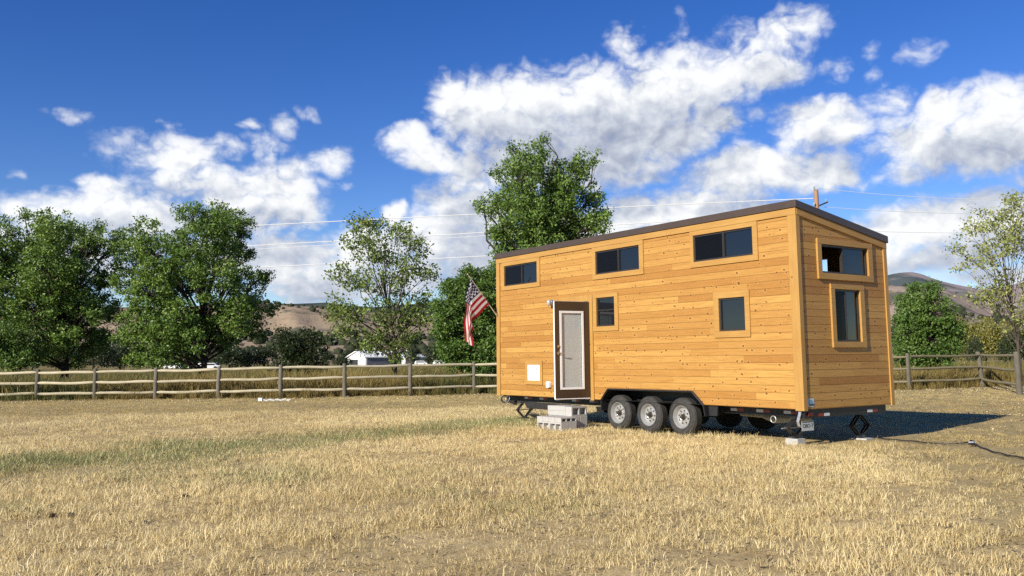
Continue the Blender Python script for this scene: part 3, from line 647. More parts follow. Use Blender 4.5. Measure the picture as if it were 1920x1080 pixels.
def window(key, openleft=False, screen=True):
    face, op, out, mul = WIN[key]; x0, x1, z0, z1 = op
    th = .022 if face == 'long' else .034
    wn = casing(face, op, out, th).build('window', M_['trim_x' if face == 'long' else 'trim_y'], RH, bevel=.003)
    s = MB(); fw_ = .032
    e = .001
    bx(s, face, x0 + e, x0 + fw_, -.06, -.006, z0 + e, z1 - e); bx(s, face, x1 - fw_, x1 - e, -.06, -.006, z0 + e, z1 - e)
    bx(s, face, x0 + fw_, x1 - fw_, -.06, -.006, z0 + e, z0 + fw_); bx(s, face, x0 + fw_, x1 - fw_, -.06, -.006, z1 - fw_, z1 - e)
    if mul: bx(s, face, mul - .022, mul + .022, -.058, -.004, z0 + fw_, z1 - fw_)
    if key == 'D': bx(s, face, x0 + fw_, x1 - fw_, -.058, -.010, 1.84, 1.865)
    s.build('sash', M_['bronze'], wn)
    def pane(a0, a1, b0, b1, d, m, nm='pane'):
        q = MB(); bx(q, face, a0, a1, d - .004, d, b0, b1); q.build(nm, m, wn)
    if mul:
        if not openleft: pane(x0 + fw_, mul - .022, z0 + fw_, z1 - fw_, -.035, M_['glass'])
        if screen and not openleft: pane(x0 + fw_, mul - .022, z0 + fw_, z1 - fw_, -.012, M_['screen'], 'insect_screen')
        pane(mul + .022, x1 - fw_, z0 + fw_, z1 - fw_, -.03, M_['glass'])
        if openleft: pane(mul + .03, x1 - fw_, z0 + fw_, z1 - fw_, -.05, M_['glass'])
        if face == 'long' or openleft:                  # lighter meeting rail edge of the slider
            q = MB(); bx(q, face, mul - .008, mul + .008, -.004, .002, z0 + fw_, z1 - fw_); q.build('meeting_rail', M_['jack_steel'], wn)
    elif key == 'D':
        pane(x0 + fw_, x1 - fw_, z0 + fw_, 1.84, -.03, M_['glass']); pane(x0 + fw_, x1 - fw_, 1.865, z1 - fw_, -.03, M_['glass'])
    else: pane(x0 + fw_, x1 - fw_, z0 + fw_, z1 - fw_, -.03, M_['glass'])
    return wn
for k in 'ABCDE': window(k)
window('F', True); window('G', screen=True)
q = MB()
for x0, x1, z0, z1 in BACKWIN[1:]: q.box(x0, x1, W - .05, W - .045, z0, z1)
q.build('pane', M_['glass'], RH)
# door opening trim and the open door leaf
dc = MB(); dc.box(-5.336, -5.212, -T_, -.001, -.02, 2.195); dc.box(-6.33, -6.222, -T_, -.001, -.02, 2.07); dc.box(-6.33, -5.338, -T_ - .002, -.001, 2.072, 2.195)
dc.build('door_casing', M_['trim_z'], RH)
jb = MB(); jb.box(-6.198, -6.16, -.02, .105, .037, 2.02); jb.box(-5.40, -5.362, -.02, .105, .037, 2.02); jb.box(-6.198, -5.362, -.02, .105, 2.022, 2.058); jb.box(-6.20, -5.36, -.05, .105, .0, .035)
jb.build('door_jamb', M_['white_paint'], RH)
door = MB()
dw, dh, dt = .845, 2.011, .045
x0g, x1g, z0g, z1g = .155, .715, .19, 1.80           # glazed panel, measured from the hinge
for a0, a1, b0, b1 in ((0, x0g, 0, dh), (x1g, dw - .003, 0, dh), (x0g, x1g, 0, z0g), (x0g, x1g, z1g, dh)): door.box(-a1, -a0, -dt, 0, b0, b1)
DR = door.build('door', M_['door_paint'], RH, loc=(-5.35, -.03, .038), rz=R(82.3))
ed = MB(); ed.box(-dw - .002, -dw + .0005, -dt - .001, .001, -.002, dh + .002); ed.box(-dw, 0, -dt + .002, -.002, dh + .0005, dh + .004); ed.box(-dw, 0, -dt + .002, -.002, -.02, -.0005); ed.build('edge_strip', M_['white_paint'], DR)
fr = MB(); f_ = .035
for sgn in (-dt - .012, -.001):
    for a0, a1, b0, b1 in ((x0g - .01, x0g + f_, z0g - .01, z1g + .01), (x1g - f_, x1g + .01, z0g - .01, z1g + .01), (x0g + f_, x1g - f_, z0g - .01, z0g + f_), (x0g + f_, x1g - f_, z1g - f_, z1g + .01)):
        fr.box(-a1, -a0, sgn, sgn + .013, b0, b1)
fr.build('glass_frame', M_['white_paint'], DR)
gp = MB(); gp.add([(-x1g + f_, -dt + .008, z0g + f_), (-x0g - f_, -dt + .008, z0g + f_), (-x0g - f_, -dt + .008, z1g - f_), (-x1g + f_, -dt + .008, z1g - f_)], [(0, 1, 2, 3)]); gp.build('pane', M_['door_glass'], DR)
bl = MB(); bl.box(-x1g + f_, -x0g - f_, -.028, -.022, z0g + f_, z1g - f_)
bl.build('blind', M_['blind'], DR)
hd = MB()
hd.lathe([(.001, -dt - .026), (.032, -dt - .024), (.032, -dt - .001)], 'y', (-dw + .07, 0, .93), 18)
q = MB(); q.lathe([(.001, -dt - .026), (.028, -dt - .024), (.028, -dt - .001)], 'y', (-dw + .07, 0, 1.07), 18); q.build('deadbolt', M_['chrome'], DR, smooth=True)
hd.tube([(-dw + .07, -dt - .02, .93), (-dw + .07, -dt - .06, .93), (-dw + .10, -dt - .065, .93), (-dw + .19, -dt - .06, .925)], .011, 10)
hd.build('handle', M_['chrome'], DR, smooth=True)
for zc in (.2, 1., 1.8): hn = MB(); hn.tube([(.004, -.008, zc - .05), (.004, -.008, zc + .05)], .01, 8); hn.build('hinge', M_['chrome'], DR)
# access hatch, outlet cover, wall lamp
ht = casing('long', (-7.582, -7.106, .36, .722), (-7.66, -7.012, .27, .815), .022).build('access_hatch', M_['trim_x'], RH)
q = MB(); q.box(-7.58, -7.108, -.016, -.002, .362, .72); q.build('hatch_door', M_['white_plastic'], ht, bevel=.004)
q = MB(); q.lathe([(.001, -.028), (.016, -.026), (.018, -.016)], 'y', (-7.21, 0, .625), 14); q.build('hatch_lock', M_['black_paint'], ht)
q = MB(); q.prism([(-6.81, .215), (-6.69, .215), (-6.69, .32), (-6.715, .355), (-6.785, .355), (-6.81, .32)], 'y', -.075, -.001); q.build('outlet_cover', M_['white_plastic'], RH, bevel=.012)
lm = MB(); lm.lathe([(.001, -.03), (.055, -.028), (.06, -.001)], 'y', (-6.60, 0, 2.12), 18); lm.tube([(-6.60, -.02, 2.12), (-6.60, -.09, 2.14), (-6.60, -.11, 2.16)], .012, 8)
lamp = lm.build('wall_lamp', M_['chrome'], RH, smooth=True)
q = MB(); q.lathe([(.015, 2.17), (.035, 2.165), (.052, 2.13), (.056, 2.09), (.045, 2.05), (.001, 2.035)], 'z', (-6.60, -.11, 0), 20); q.build('lamp_shade', M_['lamp_glass'], lamp, smooth=True)
# sticker on the end wall
q = MB(); q.box(.001, .005, .10, .265, .04, .175); stk = q.build('sticker', M_['plate'], RH)
q = MB(); q.box(.005, .0065, .125, .235, .095, .135); q.box(.005, .0065, .15, .20, .135, .152); q.build('sticker_emblem', M_['sticker_blue'], stk)
q = MB(); q.box(.0065, .008, .13, .25, .058, .088); q.build('sticker_lettering', M_['sticker_dark'], stk)

# trailer chassis
ch = MB()
BY = .28
ch.box(-L + .06, -4.99, BY, BY + .07, -.145, -.004); ch.box(-2.06, -.12, BY, BY + .07, -.145, -.004)
ch.box(-4.99, -2.06, .62, .69, -.145, -.004)
ch.box(-L + .06, -.12, 2.30, 2.37, -.145, -.004); ch.box(-.118, -.04, .06, 2.33, -.145, -.004); ch.box(-L + .02, -L + .058, BY, 2.37, -.145, -.004)
for k in range(14): ch.box(-8.5 + k * .62, -8.44 + k * .62, BY + .072, 2.298, -.12, -.02)
ch.box(-L + .01, -.01, .01, W - .01, -.003, -.0005)
ch.bar((-8.8, .5, -.2), (-10.2, 1.25, -.2), .07, .12); ch.bar((-8.8, 2.0, -.2), (-10.2, 1.25, -.2), .07, .12)
ch.tube([(-4.52, .14, -.245), (-4.52, 2.36, -.245)], .04, 10); ch.tube([(-3.635, .14, -.245), (-3.635, 2.36, -.245)], .04, 10); ch.tube([(-2.75, .14, -.245), (-2.75, 2.36, -.245)], .04, 10)
ch.build('trailer_frame', M_['black_paint'], RH)
q = MB(); q.box(-.055, -.035, 2.16, 2.31, -.14, -.02); q.box(-.034, -.028, 2.305, 2.315, -.13, -.03)
# wheel-arch fender: flat-topped hood with sloped ends, rolled lip, inner back plate
ap = [(-4.975, -.215), (-4.97, .0), (-4.745, .232), (-2.408, .237), (-2.128, -.012), (-2.09, -.20)]
fd = MB()
ins = [(-4.955, -.215), (-4.95, -.01), (-4.735, .212), (-2.418, .217), (-2.148, -.02), (-2.11, -.20)]
n = len(ap)
for yy0, yy1 in ((-.045, .60),):
    vs = [(a, yy0, b) for a, b in ap] + [(a, yy1, b) for a, b in ap] + [(a, yy0, b) for a, b in ins] + [(a, yy1, b) for a, b in ins]
    fs = []
    for i in range(n - 1):
        fs += [(i, i + 1, n + i + 1, n + i), (2 * n + i, 2 * n + i + 1, 3 * n + i + 1, 3 * n + i), (i, i + 1, 2 * n + i + 1, 2 * n + i)]
    fd.add(vs, fs)
fd.add([(a, .60, b) for a, b in ap], [tuple(range(n))])
FD = fd.build('fender', M_['fender'], RH)
lp = MB()
for (a, b), (c, d) in zip(ap[1:-2], ap[2:-1]): lp.tube([(a, -.046, b), (c, -.046, d)], .012, 8)
lp.build('fender_lip', M_['fender'], FD, smooth=True)
# skid shields and plates in front of and behind the wheels
q = MB(); q.prism([(-8.05, -.15), (-6.3, -.15), (-6.45, -.30), (-7.9, -.30)], 'y', .20, .23); q.build('step_box', M_['jack_steel'], RH)
q = MB(); q.prism([(-2.08, -.02), (-1.86, -.02), (-1.88, -.19), (-2.07, -.19)], 'y', .03, .06); q.build('mud_plate', M_['fender'], RH)
q = MB(); q.prism([(-5.25, -.15), (-4.985, -.15), (-4.985, -.27), (-5.2, -.27)], 'y', .05, .30); q.build('mud_plate', M_['fender'], RH)
# suspension equaliser plates between wheels
q = MB(); q.prism([(-4.3, .02), (-2.95, .0), (-2.95, -.2), (-4.3, -.2)], 'y', .36, .39); q.build('spring_plate', M_['jack_steel'], RH)
# wheels
def wheel(cx, spin):
    R0 = .352; tw = .225; y0 = .012
    ty = MB()
    prof = [(.205, .030), (.215, .012), (.235, .004), (.27, .000), (.305, .006), (.325, .018), (.340, .034), (.348, .05), (.352, .07), (.352, tw - .07), (.348, tw - .05), (.325, tw - .018), (.27, tw), (.205, tw - .03)]
    ty.lathe([(r, y0 + d) for r, d in prof], 'y', (0, 0, 0), 56)
    nb = 60
    for k in range(nb):                                     # tread blocks
        for d0, d1 in ((.048, .083), (.092, .133), (.142, .177)):
            a = 2 * math.pi * (k + .5 * (d0 > .05) * (d0 < .1)) / nb; da = 2 * math.pi / nb * .36
            vs = [(rr * math.cos(q_), y0 + d, rr * math.sin(q_)) for rr in (.345, .358) for d in (d0, d1) for q_ in (a - da, a + da)]
            ty.add(vs, [(0, 1, 3, 2), (4, 5, 7, 6), (0, 1, 5, 4), (2, 3, 7, 6), (0, 2, 6, 4), (1, 3, 7, 5)])
    for rr in (.245, .30): ty.lathe([(rr - .003, y0 + .003), (rr, y0 - .003), (rr + .003, y0 + .003)], 'y', (0, 0, 0), 56)
    wh = ty.build('wheel', M_['tyre'], RH, smooth=True, loc=(cx, 0, -.248)); wh.rotation_euler = (0, spin, 0)
    rm = MB()
    rm.lathe([(.206, .030), (.212, .010), (.208, .004), (.200, .006), (.196, .022), (.186, .034), (.178, .060), (.168, .078), (.155, .082), (.13, .070), (.095, .066), (.085, .074), (.062, .074), (.058, .066)], 'y', (0, y0, 0), 56)
    rm.lathe([(.206, .03), (.19, .1), (.19, .19), (.206, .195)], 'y', (0, y0, 0), 40)
    rm.build('rim', M_['rim_paint'], wh, smooth=True)
    for k in range(8):
        hl = MB(); a = k * math.pi / 4 + .2; hl.lathe([(.0005, .0665), (.0165, .0665), (.0165, .0715)], 'y', (.118 * math.cos(a), y0 - .0005, .118 * math.sin(a)), 14)
        hl.build('vent_hole', M_['hole'], wh)
    hb = MB(); hb.lathe([(.0005, -.005), (.03, -.002), (.038, .012), (.042, .05), (.058, .068)], 'y', (0, y0, 0), 24)
    hb.build('hub', M_['hub'], wh, smooth=True)
    for k in range(6):
        nt_ = MB(); a = k * math.pi / 3 + .1; nt_.lathe([(.0005, .045), (.011, .045), (.012, .073)], 'y', (.072 * math.cos(a), y0, .072 * math.sin(a)), 6)
        nt_.build('lug_nut', M_['chrome'], wh)
for cx, sp in ((-4.52, .3), (-3.635, 1.1), (-2.75, 2.0)): wheel(cx, sp)
# far-side wheels, seen dark through the gap
for cx in (-4.52, -3.635, -2.75):
    q = MB(); q.lathe([(.001, .0), (.2, .0), (.25, -.01), (.34, .03), (.352, .07), (.352, .17), (.30, .22), (.001, .22)], 'y', (0, 0, 0), 32); q.build('wheel', M_['tyre'], RH, smooth=True, loc=(cx, 2.2, -.248))
# reflective tape strips
def tape(face, a, z, first='w', wl=.15):
    for k, m in enumerate(('white_tape', 'red_tape') if first == 'w' else ('red_tape', 'white_tape')):
        q = MB()
        if face == 'long': q.box(a + k * wl, a + (k + 1) * wl - .004, BY - .003, BY - .0005, z, z + .05)
        else: q.box(-.0385, -.036, a + k * wl, a + (k + 1) * wl - .004, z, z + .05)
        q.build('reflector_tape', M_[m], RH)
for a in (-8.12, -7.52, -6.92, -6.32, -5.72): tape('long', a, -.085)
for a in (-1.78, -1.2, -.62): tape('long', a, -.10)
tape('end', .42, -.125, 'r'); tape('end', 1.78, -.115, 'w')
# grey waste pipe and its hanger ring under the floor
q = MB(); q.tube([(-1.95, .75, -.19), (-1.45, .73, -.195), (-1.3, .72, -.22), (-1.15, .72, -.235), (-.85, .73, -.22), (-.45, .76, -.195)], [.03, .035, .05, .075, .06, .05], 14); q.build('waste_pipe', M_['pvc'], RH, smooth=True)
def ring(c, r, th, n=24, tilt=0., axis='y', sq=1.):
    pts = []
    for k in range(n + 1):
        a = 2 * math.pi * k / n; u, v = r * math.cos(a), r * sq * math.sin(a)
        pts.append((c[0] + u, c[1] + v * tilt, c[2] + v) if axis == 'y' else (c[0] + v * tilt, c[1] + u, c[2] + v))
    return pts
q = MB(); q.tube(ring((-.78, .2, -.20), .055, .008), .008, 8, False); q.build('hanger_ring', M_['bright_steel'], RH, smooth=True)
q = MB(); q.tube(ring((-8.72, .12, -.10), .15, .008, tilt=.3, sq=.55), .013, 8, False); q.tube(ring((-8.66, .08, -.11), .13, .008, tilt=-.2, sq=.6), .011, 8, False)
q.tube([(-8.6, .1, -.17), (-8.3, .15, -.19), (-8.0, .25, -.15)], .014, 8); q.build('coiled_cable', M_['cable'], RH, smooth=True)
q = MB(); q.tube(ring((-8.52, .06, -.10), .075, .006, tilt=.4), .009, 8, False); q.build('cable_tie', M_['bright_steel'], RH, smooth=True)
# scissor jacks
def jack(x, y, zt, zb, half, m):
    j = MB(); zm = (zt + zb) / 2
    j.box(x - .05, x + .05, y - .07, y + .07, zt - .02, zt); j.box(x - .06, x + .06, y - .11, y + .11, zb, zb + .018)
    for dx in (-.03, .03):
        for s in (-1, 1):
            j.bar((x + dx, y + s * .03, zt - .03), (x + dx, y + s * half, zm), .012, .045, (1, 0, 0)); j.bar((x + dx, y + s * half, zm), (x + dx, y + s * .03, zb + .03), .012, .045, (1, 0, 0))
    for s in (-1, 1): j.tube([(x - .045, y + s * half, zm), (x + .045, y + s * half, zm)], .02, 10)
    jo = j.build('scissor_jack', m, RH)
    sc = MB(); sc.tube([(x, y - half - .12, zm), (x, y + half + .06, zm)], .010, 8); sc.build('jack_screw', M_['bright_steel' if y < .7 else 'jack_steel'], jo, smooth=True)
    return jo
jack(-.33, .20, -.148, -.47, .235, M_['jack_steel'])
jack(-.22, 1.80, -.148, -.55, .235, M_['jack_steel'])
jack(-8.25, .36, -.148, -.55, .20, M_['jack_steel'])
# bent bracket, tail lamp and licence plate hanging at the near rear corner
q = MB()
pts = [(-.10, .03, -.01), (-.10, .02, -.07), (-.11, .005, -.13), (-.13, .0, -.20), (-.12, .02, -.27), (-.08, .10, -.31)]
for a, b in zip(pts[:-1], pts[1:]): q.bar(a, b, .012, .05, (1, 0, 0))
q.build('plate_bracket', M_['bright_steel'], RH)
q = MB(); q.box(-.034, -.012, .13, .25, -.11, -.05); q.build('tail_lamp', M_['red_tape'], RH, bevel=.006)
pl = MB(); pl.box(-.06, -.056, .0, .305, -.345, -.19); PL = pl.build('licence_plate', M_['plate'], RH); 
q = MB(); q.box(-.0558, -.0545, .01, .295, -.212, -.195); q.build('plate_band', M_['plate_green'], PL)
def text(body, size, m, parent, loc, rot, name):
    c = bpy.data.curves.new(name, 'FONT'); c.body = body; c.size = size; c.align_x = 'CENTER'; c.align_y = 'CENTER'; c.extrude = .0012
    o = bpy.data.objects.new(name, c); dg = None
    link(o); bpy.context.view_layer.update()
    me = bpy.data.meshes.new_from_object(o.evaluated_get(bpy.context.evaluated_depsgraph_get())); bpy.data.objects.remove(o)
    me.materials.append(m); ob = link(bpy.data.objects.new(name, me)); ob.parent = parent; ob.location = loc; ob.rotation_euler = rot; return ob
text('OBO·T', .09, M_['plate_green'], PL, (-.0546, .1525, -.268), (R(90), 0, R(90)), 'plate_characters')

# ------------------------------------------------------------------ flag on its pole (hung from the house)
FM = np.array(house_to_world(-8.775, -.03)); FL = empty('flag', (*FM, HZ + 1.88), YAW, label='striped red and white flag with starred blue canton hanging from angled pole', cat='flag')
tip = Vector((0.02, -.83, .95))
q = MB(); q.tube([(0, 0, 0), tip * 1.03], .011, 10); q.build('pole', simple('pale_pole', (.55, .48, .36), .4), FL, smooth=True)
q = MB(); q.ball(tip * 1.055, .024, 8); q.build('finial', simple('brass', (.5, .38, .14), .35, .8), FL, smooth=True)
q = MB(); q.bar((0, .028, -.05), (0, .028, .05), .04, .012, (0, 1, 0)); q.tube([(0, .03, -.02), tip * .07], .018, 10); q.build('bracket', M_['bright_steel'], FL)
def build_flag():
    # hoist runs down the pole from the tip; the fly falls away from it, first across to a fold and then straight down
    du = Vector((0, .83, -.95)).normalized(); perp = Vector((0, -.95, -.83)).normalized()
    HL, FLY = .84, 1.55; nu, nv = 60, 40; V = []; A = []; B = []
    h0 = tip * .985
    for j in range(nv + 1):
        s = j / nv; root = h0 + du * (s * HL)
        reach = max(0., (root.y - (tip.y + .02)) / .753) * .92          # distance to the fold line below the tip
        for i in range(nu + 1):
            u = i / nu * FLY
            if u <= reach: p = root + perp * u; k = 0.
            else:
                k = u - reach; p = root + perp * reach
                sway = -.10 * min(1, k / .5) * (1 - s) + .012 * math.sin(k * 9 + s * 5)
                p = p + Vector((0, sway - .02 * min(1, k * 3) * (1 - s), -k * .985)) + Vector((.10 * min(1., k * 3) * (s - .35) + .03 * math.sin(s * 9 + k * 4), .06 * math.sin(s * 6.3) * min(1, k * 3), 0))
                # cloth below the fold gathers: later stripes tuck behind
                p.z += s * .30 * min(1, k / .6)
            p.x += .018 * math.sin(u * 11 + s * 4) * min(1, u * 4)
            V.append(tuple(p)); A.append(i / nu); B.append(s)
    F = [(j * (nu + 1) + i, j * (nu + 1) + i + 1, (j + 1) * (nu + 1) + i + 1, (j + 1) * (nu + 1) + i) for j in range(nv) for i in range(nu)]
    mesh_np('cloth', V, F, M_['flag'], FL, {'fly': ('POINT', A), 'hoist': ('POINT', B)}, True)
build_flag()

# ------------------------------------------------------------------ concrete blocks
BLK = []
def block(x, y, z, lx, ly, lz, axis, ncell, label, base=-.63, group='concrete blocks stacked as steps under the door', root=None):
    """one hollow block; cells run along `axis`"""
    mb = MB()
    def place(o0, o1, p0, p1, d0, d1):
        if axis == 'y': mb.box(o0, o1, d0, d1, p0, p1)
        else: mb.box(d0, d1, o0, o1, p0, p1)
    if ncell == 0: mb.box(0, lx, 0, ly, 0, lz)
    else:
        o, d = (lx, ly) if axis == 'y' else (ly, lx); t_ = .03 if lz > .15 else .022
        place(0, o, 0, t_, 0, d); place(0, o, lz - t_, lz, 0, d)
        cw = (o - t_) / ncell
        for k in range(ncell + 1): place(k * cw, k * cw + t_, t_, lz - t_, 0, d)
        place(t_, o - t_, t_, lz - t_, d * .45, d * .5)
    wx, wy = house_to_world(x, y)
    o = mb.build('concrete_block', M_['concrete'], None, bevel=0 if ncell else .006, loc=(wx, wy, HZ + base + z), rz=YAW + random.uniform(-.015, .015))
    tag(o, label, 'concrete block', group); BLK.append(o); return o
fy, ry = -.97, -.55
block(-5.93, fy, 0, .40, .195, .195, 'y', 2, 'grey hollow block in the lowest front row of the steps, left one of two')
block(-5.52, fy, 0, .40, .195, .195, 'y', 2, 'grey hollow block in the lowest front row of the steps, right one of two')
block(-5.52, fy + .205, 0, .40, .195, .195, 'y', 0, 'plain grey block behind the lowest front row, right end of the steps')
for k, lb in enumerate(('leftmost thin pale block laid across the top of the lower step', 'second thin pale block from the left across the top of the lower step', 'third thin pale block from the left across the top of the lower step', 'thin pale block with slit shaped cells at the right end of the lower step')):
    block(-5.935 + k * .2045, fy - .003, .197, .20, .405, .098, 'x', 3, lb)
block(-5.69, ry, 0, .40, .195, .295, 'y', 0, 'plain grey block at the base of the upper step, nearer the viewer')
block(-5.69, ry + .205, 0, .40, .195, .295, 'y', 0, 'plain grey block at the base of the upper step, nearer the house')
block(-6.09, ry, 0, .39, .40, .295, 'y', 0, 'grey block at the base of the upper step behind the thin pale blocks')
block(-5.50, ry - .005, .298, .20, .41, .195, 'x', 2, 'grey hollow block with two large cells facing the wheels, top of the steps')
for r_ in range(2):
    block(-6.11, ry - .008, .298 + r_ * .0995, .60, .40, .098, 'y', 0, ('lower' if r_ == 0 else 'topmost') + ' flat pale slab of the upper step under the open door')
o = block(-.46, .09, 0, .24, .2, .145, 'y', 0, 'short pale concrete block under the near scissor jack', base=-.63, group='concrete blocks under the jacks')
block(-.33, 1.69, 0, .3, .22, .06, 'y', 0, 'flat concrete block in the shade under the rear jack', base=-.62, group='concrete blocks under the jacks')

# ------------------------------------------------------------------ split-rail fence
posts = [(-27.6, 34.7), (-25.4, 34.8), (-23.2, 34.9), (-20.95, 35.0), (-18.7, 35.08), (-16.42, 35.09), (-14.15, 35.35), (-11.75, 35.6), (-9.32, 35.8), (-6.85, 36.3), (-4.3, 37.3), (-1.67, 38.4),
         (1.0, 38.5), (3.6, 38.55), (6.3, 38.6), (9.0, 38.6), (11.7, 38.55), (14.35, 38.5), (17.0, 38.39), (21.3, 40.6), (18.35, 32.44)]
ph = [1.19, 1.19, 1.2, 1.2, 1.21, 1.23, 1.25, 1.28, 1.33, 1.35, 1.36, 1.39, 1.4, 1.42, 1.44, 1.46, 1.5, 1.53, 1.56, 1.60, 1.56]
FN = empty('rail_fence', (posts[0][0], posts[0][1], 0), label='weathered three rail wooden fence crossing behind the field', cat='fence')
off = Vector((posts[0][0], posts[0][1], 0))
for k, ((x, y), h) in enumerate(zip(posts, ph)):
    r0 = .085 if k < 19 else .105
    q = MB(); tl = random.uniform(-.02, .02) + (-.10 if k == 19 else 0.)
    q.tube([(0, 0, -.1), (0, 0, .3), (tl * .4, 0, h * .6), (tl, 0, h - .03), (tl, 0, h)], [r0, r0, r0 * .97, r0 * .93, r0 * .75], 14)
    q.build('post', M_['post'], FN, smooth=True, loc=Vector((x, y, float(gz(x, y)))) - off)
pairs = [(i, i + 1) for i in range(len(posts) - 1)]
for i, j in pairs:
    a, b = np.array(posts[i]), np.array(posts[j]); ln = np.hypot(*(b - a)); ang_ = math.atan2(*(b - a)[::-1])
    nseg = 2 if ln > 6 else 1
    for fr_ in (.91, .575, .235):
        za, zb = ph[i] * fr_ + random.uniform(-.015, .015), ph[j] * fr_ + random.uniform(-.015, .015)
        q = MB(); N_ = 12; pts = []; rr = []
        for k in range(N_ + 1):
            s = k / N_; e = min(s, 1 - s); pts.append((s * ln, -.02 + .012 * math.sin(s * 5 + i), (zb - za) * s + .012 * math.sin(s * 7 + i * 2 + fr_ * 9) - .012 * math.sin(math.pi * s)))
            rr.append(.058 * min(1, .5 + e * 9) * random.uniform(.94, 1.06))
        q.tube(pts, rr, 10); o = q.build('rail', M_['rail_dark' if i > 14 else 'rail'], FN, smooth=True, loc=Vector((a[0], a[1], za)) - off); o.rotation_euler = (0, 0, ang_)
GT = empty('pasture_gate', (18.55, 32.2, .0), R(-75), label='green tube gate hinged on the last fence post at right', cat='gate')
gm = simple('green_gate_paint', (.02, .12, .075), .45)
q = MB(); q.tube([(.05, 0, .25), (.05, 0, 1.35)], .024, 10); q.tube([(3.4, 0, .25), (3.4, 0, 1.35)], .024, 10); q.tube([(1.7, 0, .25), (1.7, 0, 1.35)], .016, 8); q.build('gate_frame', gm, GT, smooth=True)
for z in (.27, .48, .70, .95, 1.32): q = MB(); q.tube([(.05, 0, z), (3.4, 0, z)], .022, 10); q.build('gate_bar', gm, GT, smooth=True)
q = MB(); q.box(-.1, .06, -.012, .012, .4, .44); q.box(-.1, .06, -.012, .012, 1.15, 1.19); q.build('hinge', M_['jack_steel'], GT)

# ------------------------------------------------------------------ trees
def leaf_mesh(name, C, tone, size, m, parent, up=.35, asp=.5):
    """C: leaf centres (n,3); each leaf a pointed four-corner blade"""
    n = len(C); N = rng.normal(size=(n, 3)); N[:, 2] += up; N[:, 1] -= .25; N /= np.linalg.norm(N, axis=1)[:, None]
    A = rng.normal(size=(n, 3)); A -= N * (A * N).sum(1)[:, None]; A /= np.linalg.norm(A, axis=1)[:, None]; B = np.cross(N, A)
    l = (size * rng.uniform(.65, 1.3, n))[:, None]; w_ = l * asp
    V = np.stack([C - A * l * .5, C + B * w_ * .5 + N * l * .08, C + A * l * .5, C - B * w_ * .5 + N * l * .08], 1).reshape(-1, 3)
    F = np.arange(4 * n).reshape(n, 4)
    return mesh_np(name, V, F, m, parent, {'tone': ('FACE', tone)})
def tree(name, label, cat, base_px, Y, lobes, leaf, per_lobe, nleaf, size, trunk_r, bark='bark', group=None, spread=.30, shell=.45, fork=.45, leafmix=None, depth=.8, twig=True, jit=1., limb=1., lscale=1.):
    bx_, by_ = AY(*base_px, Y)[:2]; by_ = Y
    T = empty(name, (bx_, by_, 0), label=label, cat=cat, group=group); O = np.array([bx_, by_, 0.])
    lob = []
    for (px, py, rp) in lobes:
        r = rp * Y / FPX * lscale; lob.append((AY(px, py, Y) - O, r))
    cx = np.mean([c[0] for c, r in lob]); hw = max(abs(c[0] - cx) + r for c, r in lob)
    L2 = []
    for c, r in lob:
        dmax = math.sqrt(max(.05, 1 - min(1, (abs(c[0] - cx)) / hw) ** 2)) * hw * depth
        for k in range(2):                                # fill the crown in depth, front and back
            yy = random.uniform(.15, 1.) * max(0, dmax - r * .5) * (-1 if k == 0 else 1)
            L2.append((c + np.array([random.uniform(-.12, .12) * r, yy, random.uniform(-.12, .12) * r]), r * random.uniform(.85, 1.05)))
    top = max(c[2] for c, r in L2); zc = min(c[2] for c, r in L2)
    tk = MB()
    tips_all = []; tone_all = []
    ztop = zc + (top - zc) * .62
    def trunk_at(z):
        s = max(0, min(1, z / ztop)); return np.array([cx * s ** 1.6 * .8 + .12 * math.sin(s * 5), .1 * math.sin(s * 4), z])
    def trad(z): return trunk_r * (1.25 - .25 * min(1, z / .5)) * (1 - .72 * max(0, min(1, z / ztop)))
    zz = [0, .15, .5] + list(np.linspace(1., ztop, 7)); tk.tube([trunk_at(z) for z in zz], [trad(z) * (1.3 if z < .1 else 1) for z in zz], 10)
    for c, r in L2:
        z0 = max(.35, min(ztop * .95, c[2] * fork + random.uniform(-.2, .4))); p0 = trunk_at(z0); d = c - p0; ln = np.linalg.norm(d)
        mid = p0 + d * .5 + np.array([0, 0, .10 * ln]) + rng.normal(0, .06 * ln, 3); r0 = limb * min(trad(z0) * .6, .028 + .011 * ln)
        pts = [p0, p0 * .5 + mid * .5 + rng.normal(0, .03 * ln, 3), mid, (mid + c) / 2 + rng.normal(0, .04 * ln, 3), c]
        tk.tube(pts, [r0, r0 * .82, r0 * .65, r0 * .48, r0 * .3], 6, False)
        m_ = max(4, int(per_lobe * (r / .9) ** 2))
        u = rng.normal(size=(m_, 3)); u /= np.linalg.norm(u, axis=1)[:, None]
        rad = r * (shell + (1 - shell) * rng.random(m_) ** .5) * rng.uniform(.8, 1.15 * jit, m_)
        tp = c + u * rad[:, None]; tips_all.append(tp); tone_all.append(np.clip(rng.normal(.5, .16, m_), 0, 1))
        if twig:
            for q_ in tp[:: 2]:
                s0 = pts[3] if random.random() < .5 else c; mm = (s0 + q_) / 2 + rng.normal(0, .06 * r, 3)
                tk.tube([s0, mm, q_], [r0 * .3, .010, .004], 4, False)
    tk.build('trunk', M_[bark], T, smooth=True)
    tp = np.concatenate(tips_all); tn = np.concatenate(tone_all)
    cnt = rng.poisson(nleaf, len(tp)) + 3
    C = np.repeat(tp, cnt, 0) + rng.normal(0, spread * .55, (cnt.sum(), 3)) * np.array([1, 1, .75]); tone = np.clip(np.repeat(tn, cnt) + rng.normal(0, .17, cnt.sum()), 0, 1)
    ok = C[:, 2] > .12; C, tone = C[ok], tone[ok]
    leaf_mesh('crown', C, tone, size, M_[leaf], T); return T
